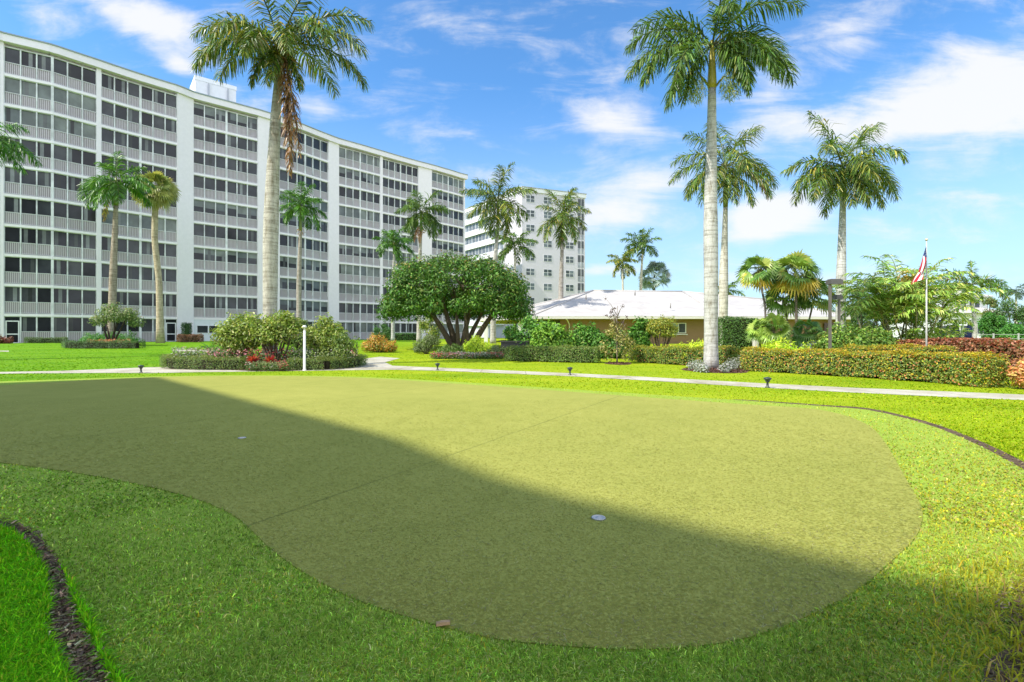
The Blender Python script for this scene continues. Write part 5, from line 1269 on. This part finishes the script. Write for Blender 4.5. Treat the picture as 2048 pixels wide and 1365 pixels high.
def lamp_post(px, d_, pt, label, flip, hw=.42):
    x = X_(px, d_); g = h(d_); zt = Z_(pt, d_); t = thing('lamp_post', label, 'lamp post', (x, d_, g), 'dark square lamp posts')
    b = B(); b.box((x, d_, (g + zt) / 2), (.075, .075, zt - g), 0, (.13, .115, .10)); b.box((x, d_, g + .03), (.24, .24, .06), 0, (.13, .115, .10)); b.build('pole', METAL, t)
    b = B(); b.box((x + flip * (hw / 2 - .06), d_, zt - .05), (hw, .3, .15), 0, (.09, .085, .085)); b.box((x + flip * (hw / 2 - .06), d_, zt + .04), (hw * .8, .24, .03), 0, (.11, .1, .1)); lh = b.build('lamp_head', METAL, t)
    b = B(); b.box((x + flip * (hw / 2 - .06), d_, zt - .13), (hw * .8, .24, .01), 0, (.6, .6, .58)); b.build('lens', GLASS, lh)
lamp_post(1660, 17.2, 562, 'taller dark lamp post with square head pointing right', 1)
lamp_post(1678, 20.5, 593, 'shorter dark lamp post right behind the taller one', -1, .24)
d = 17.4; x = X_(1853, d); zt = Z_(482, d); t = thing('flagpole', 'thin white flagpole behind the croton hedge', 'flagpole', (x, d, 0))
b = B(); b.tube([(x, d, -.02), (x, d, 1.5), (x, d, zt)], [.03, .028, .018], 10, (.5, .5, .49)); b.build('pole', METAL, t)
b = B(); b.lathe((x, d, zt - .01), [(0, 0), (.035, .015), (.05, .05), (.035, .085), (0, .1)], 12, (.6, .55, .4)); b.build('finial', METAL, t)
# flag, hanging limp: stripes run down the folds
b = B(); nu, nv = 60, 39; hoist = .62; fly = 1.30
def fpos(u, v):
    top = Z_(492, d)
    a = u ** 1.2
    px = x - .03 - a * (.24 + .22 * (v - .2)) * 1.0 + .05 * math.sin(v * 9 + u * 3) * u + .16 * u * math.sin(v * PI) * .6
    py = d - .02 + .10 * math.sin(v * 13 + u * 2.5) * min(1, u * 2.2) + .05 * math.sin(v * 5 - u * 4) * u
    pz = top - v * hoist * (1 - .25 * u) - fly * a * .68
    return (px, py, pz)
for i in range(nu):
    for j in range(nv):
        q = [fpos(i / nu, j / nv), fpos((i + 1) / nu, j / nv), fpos((i + 1) / nu, (j + 1) / nv), fpos(i / nu, (j + 1) / nv)]
        st = int((j + .5) / nv * 13); c = (.42, .03, .05) if st % 2 == 0 else (.72, .70, .68)
        if i < nu * .4 and st < 7:
            c = (.03, .05, .16)
            if i % 4 == 2 and j % 4 == (1 if (i // 4) % 2 else 3): c = (.7, .7, .7)
        b.quads([q], c, True)
tag(b.build('flag', CLOTH, None, (x, d, Z_(492, d))), 'limp American flag hanging in folds from the pole', 'flag')

# ------------------------------------------------------------------ terrace and houses at the far right
d = 62; V2 = thing('villa', 'white villa with pale hipped roof behind the right hand palms', 'building', (X_(1930, d), d, h(d)))
b = B(); x0, x1 = X_(1870, d), X_(2010, d); b.box(((x0 + x1) / 2, d + 4, 2.0), (x1 - x0, 8, 3.6), 0, (.72, .73, .76)); b.box(((x0 + x1) / 2 + 1, d + 5, 4.9), ((x1 - x0) * .7, 6, 2.1), 0, (.72, .73, .76)); b.build('wall', PAINT, V2)
b = B()
for (xa, xb, ya, yb, ze, zr) in ((x0 - .6, x1 + .6, d - .6, d + 8.6, 3.81, 5.2), ((x0 + x1) / 2 + 1 - (x1 - x0) * .35 - .6, (x0 + x1) / 2 + 1 + (x1 - x0) * .35 + .6, d + 1.4, d + 8.6, 5.96, 7.4)):
    ym = (ya + yb) / 2; A, Bq, C, D_, R1, R2 = (xa, ya, ze), (xb, ya, ze), (xb, yb, ze), (xa, yb, ze), (xa + 3, ym, zr), (xb - 3, ym, zr)
    b.quads([[A, Bq, R2, R1], [C, D_, R1, R2]]); b.tris([[Bq, C, R2], [D_, A, R1]]); b.quads([[A, D_, C, Bq]])
b.build('roof', ROOFM, V2)
for px, z_, w_ in ((1885, 1.6, 1.3), (1905, 1.6, 1.3), (1935, 1.6, 1.8), (1965, 1.9, 1.4), (1978, 5.0, 1.3), (1950, 5.0, 1.3)):
    yq = d if z_ < 4 else d + 2; b = B(); b.box((X_(px, d), yq - .03, z_), (w_ + .2, .06, 1.5), 0, (.78, .78, .8)); fw = b.build('window', PAINT, V2)
    b = B()
    for s_ in (-1, 1): b.box((X_(px, d) + s_ * w_ * .26, yq - .065, z_), (w_ * .46, .02, 1.3), 0, (.06, .07, .09))
    b.build('pane', GLASS, fw)
def umbrella(px, d_, label):
    x = X_(px, d_); g = h(d_); t = thing('closed_umbrella', label, 'umbrella', (x, d_, g), 'closed navy umbrellas'); rg = RNG(int(px))
    b = B(); b.lathe((x, d_, g), [(.25, 0), (.25, .08), (.03, .09), (.03, 2.05), (0, 2.06)], 12, (.7, .7, .7)); b.build('pole', METAL, t)
    b = B(); n = 20; V = []
    prof = [(.04, 2.0), (.09, 1.75), (.17, 1.3), (.24, .9), (.29, .45), (.26, .4)]
    for r, z in prof:
        for q in range(n): V.append((x + r * (1 + .22 * (q % 2)) * math.cos(q * 2 * PI / n), d_ + r * (1 + .22 * (q % 2)) * math.sin(q * 2 * PI / n), g + z))
    b.indexed(V, [(i * n + q, i * n + (q + 1) % n, (i + 1) * n + (q + 1) % n, (i + 1) * n + q) for i in range(len(prof) - 1) for q in range(n)], (.014, .02, .055)); b.build('canopy', CLOTH, t)
umbrella(1911, 31, 'closed navy umbrella left of the pale terrace pole')
umbrella(1940, 32, 'closed navy umbrella beside the foxtail palm trunk')
umbrella(1880, 36, 'closed navy umbrella half hidden by the drooping palm fronds')
d = 30; x = X_(1926, d); b = B(); b.tube([(x, d, h(d) - .02), (x, d, 2.4), (x, d, Z_(580, d))], .05, 8, (.55, .62, .5))
tag(b.build('terrace_pole', METAL, None, (x, d, h(d))), 'thin pale pole standing between the closed umbrellas', 'pole')
d = 33; t = thing('terrace_railing', 'white low railing at the edge of the terrace on the right', 'railing', (X_(1995, d), d, h(d)))
for px in (1948, 1987, 2037, 2075): 
    b = B(); b.box((X_(px, d), d, h(d) + .55), (.07, .07, 1.1), 0, (.42, .43, .42)); b.build('post', METAL, t)
for zz in (.4, .74, 1.02): 
    b = B(); b.box((X_(2010, d), d, h(d) + zz), (X_(2075, d) - X_(1948, d), .03, .03), 0, (.36, .37, .36)); b.build('rail', METAL, t)
DT = [(.04, .085, .02, 3), (.06, .11, .03, 2), (.03, .06, .018, 2)]
for i, (a, z, p, dd, pl_) in enumerate([(1958, 2010, 625, 40, [(.035, .11, .015, 3), (.05, .14, .02, 2)]), (1985, 2060, 600, 46, DT), (2000, 2048, 648, 38, [(.04, .13, .02, 3), (.06, .16, .025, 2)]), (1965, 2000, 596, 52, [(.07, .11, .03, 3), (.13, .13, .04, 2)]), (2040, 2120, 598, 44, DT)]):
    bush('garden_tree' if i in (1, 3, 4) else 'garden_shrub', ['bright dark green rounded shrub behind the terrace railing', 'large dark green tree at the right behind the railing', 'small vivid green shrub at the right edge by the railing', 'olive tree crown left of the large dark tree', 'dark tree cut by the right edge of the view'][i], 'tree' if i in (1, 3, 4) else 'shrub', a, z, p, dd, pl_, 2200, (.22, .11), 300 + i, 'greenery behind the terrace railing', 6)
for i, (a, z, p, dd) in enumerate([(2150, 2400, 560, 60), (1700, 1760, 600, 58), (1640, 1720, 612, 64)]):
    bush('garden_tree', ['wide dark tree beyond the right edge', 'dark tree mass behind the feather palm clump', 'distant dark tree behind the slim white palm trunk'][i], 'tree', a, z, p, dd, DT, 1800, (.3, .15), 310 + i, 'distant garden trees', 6)

for o in bpy.data.objects:
    if '_o' in o: del o['_o']
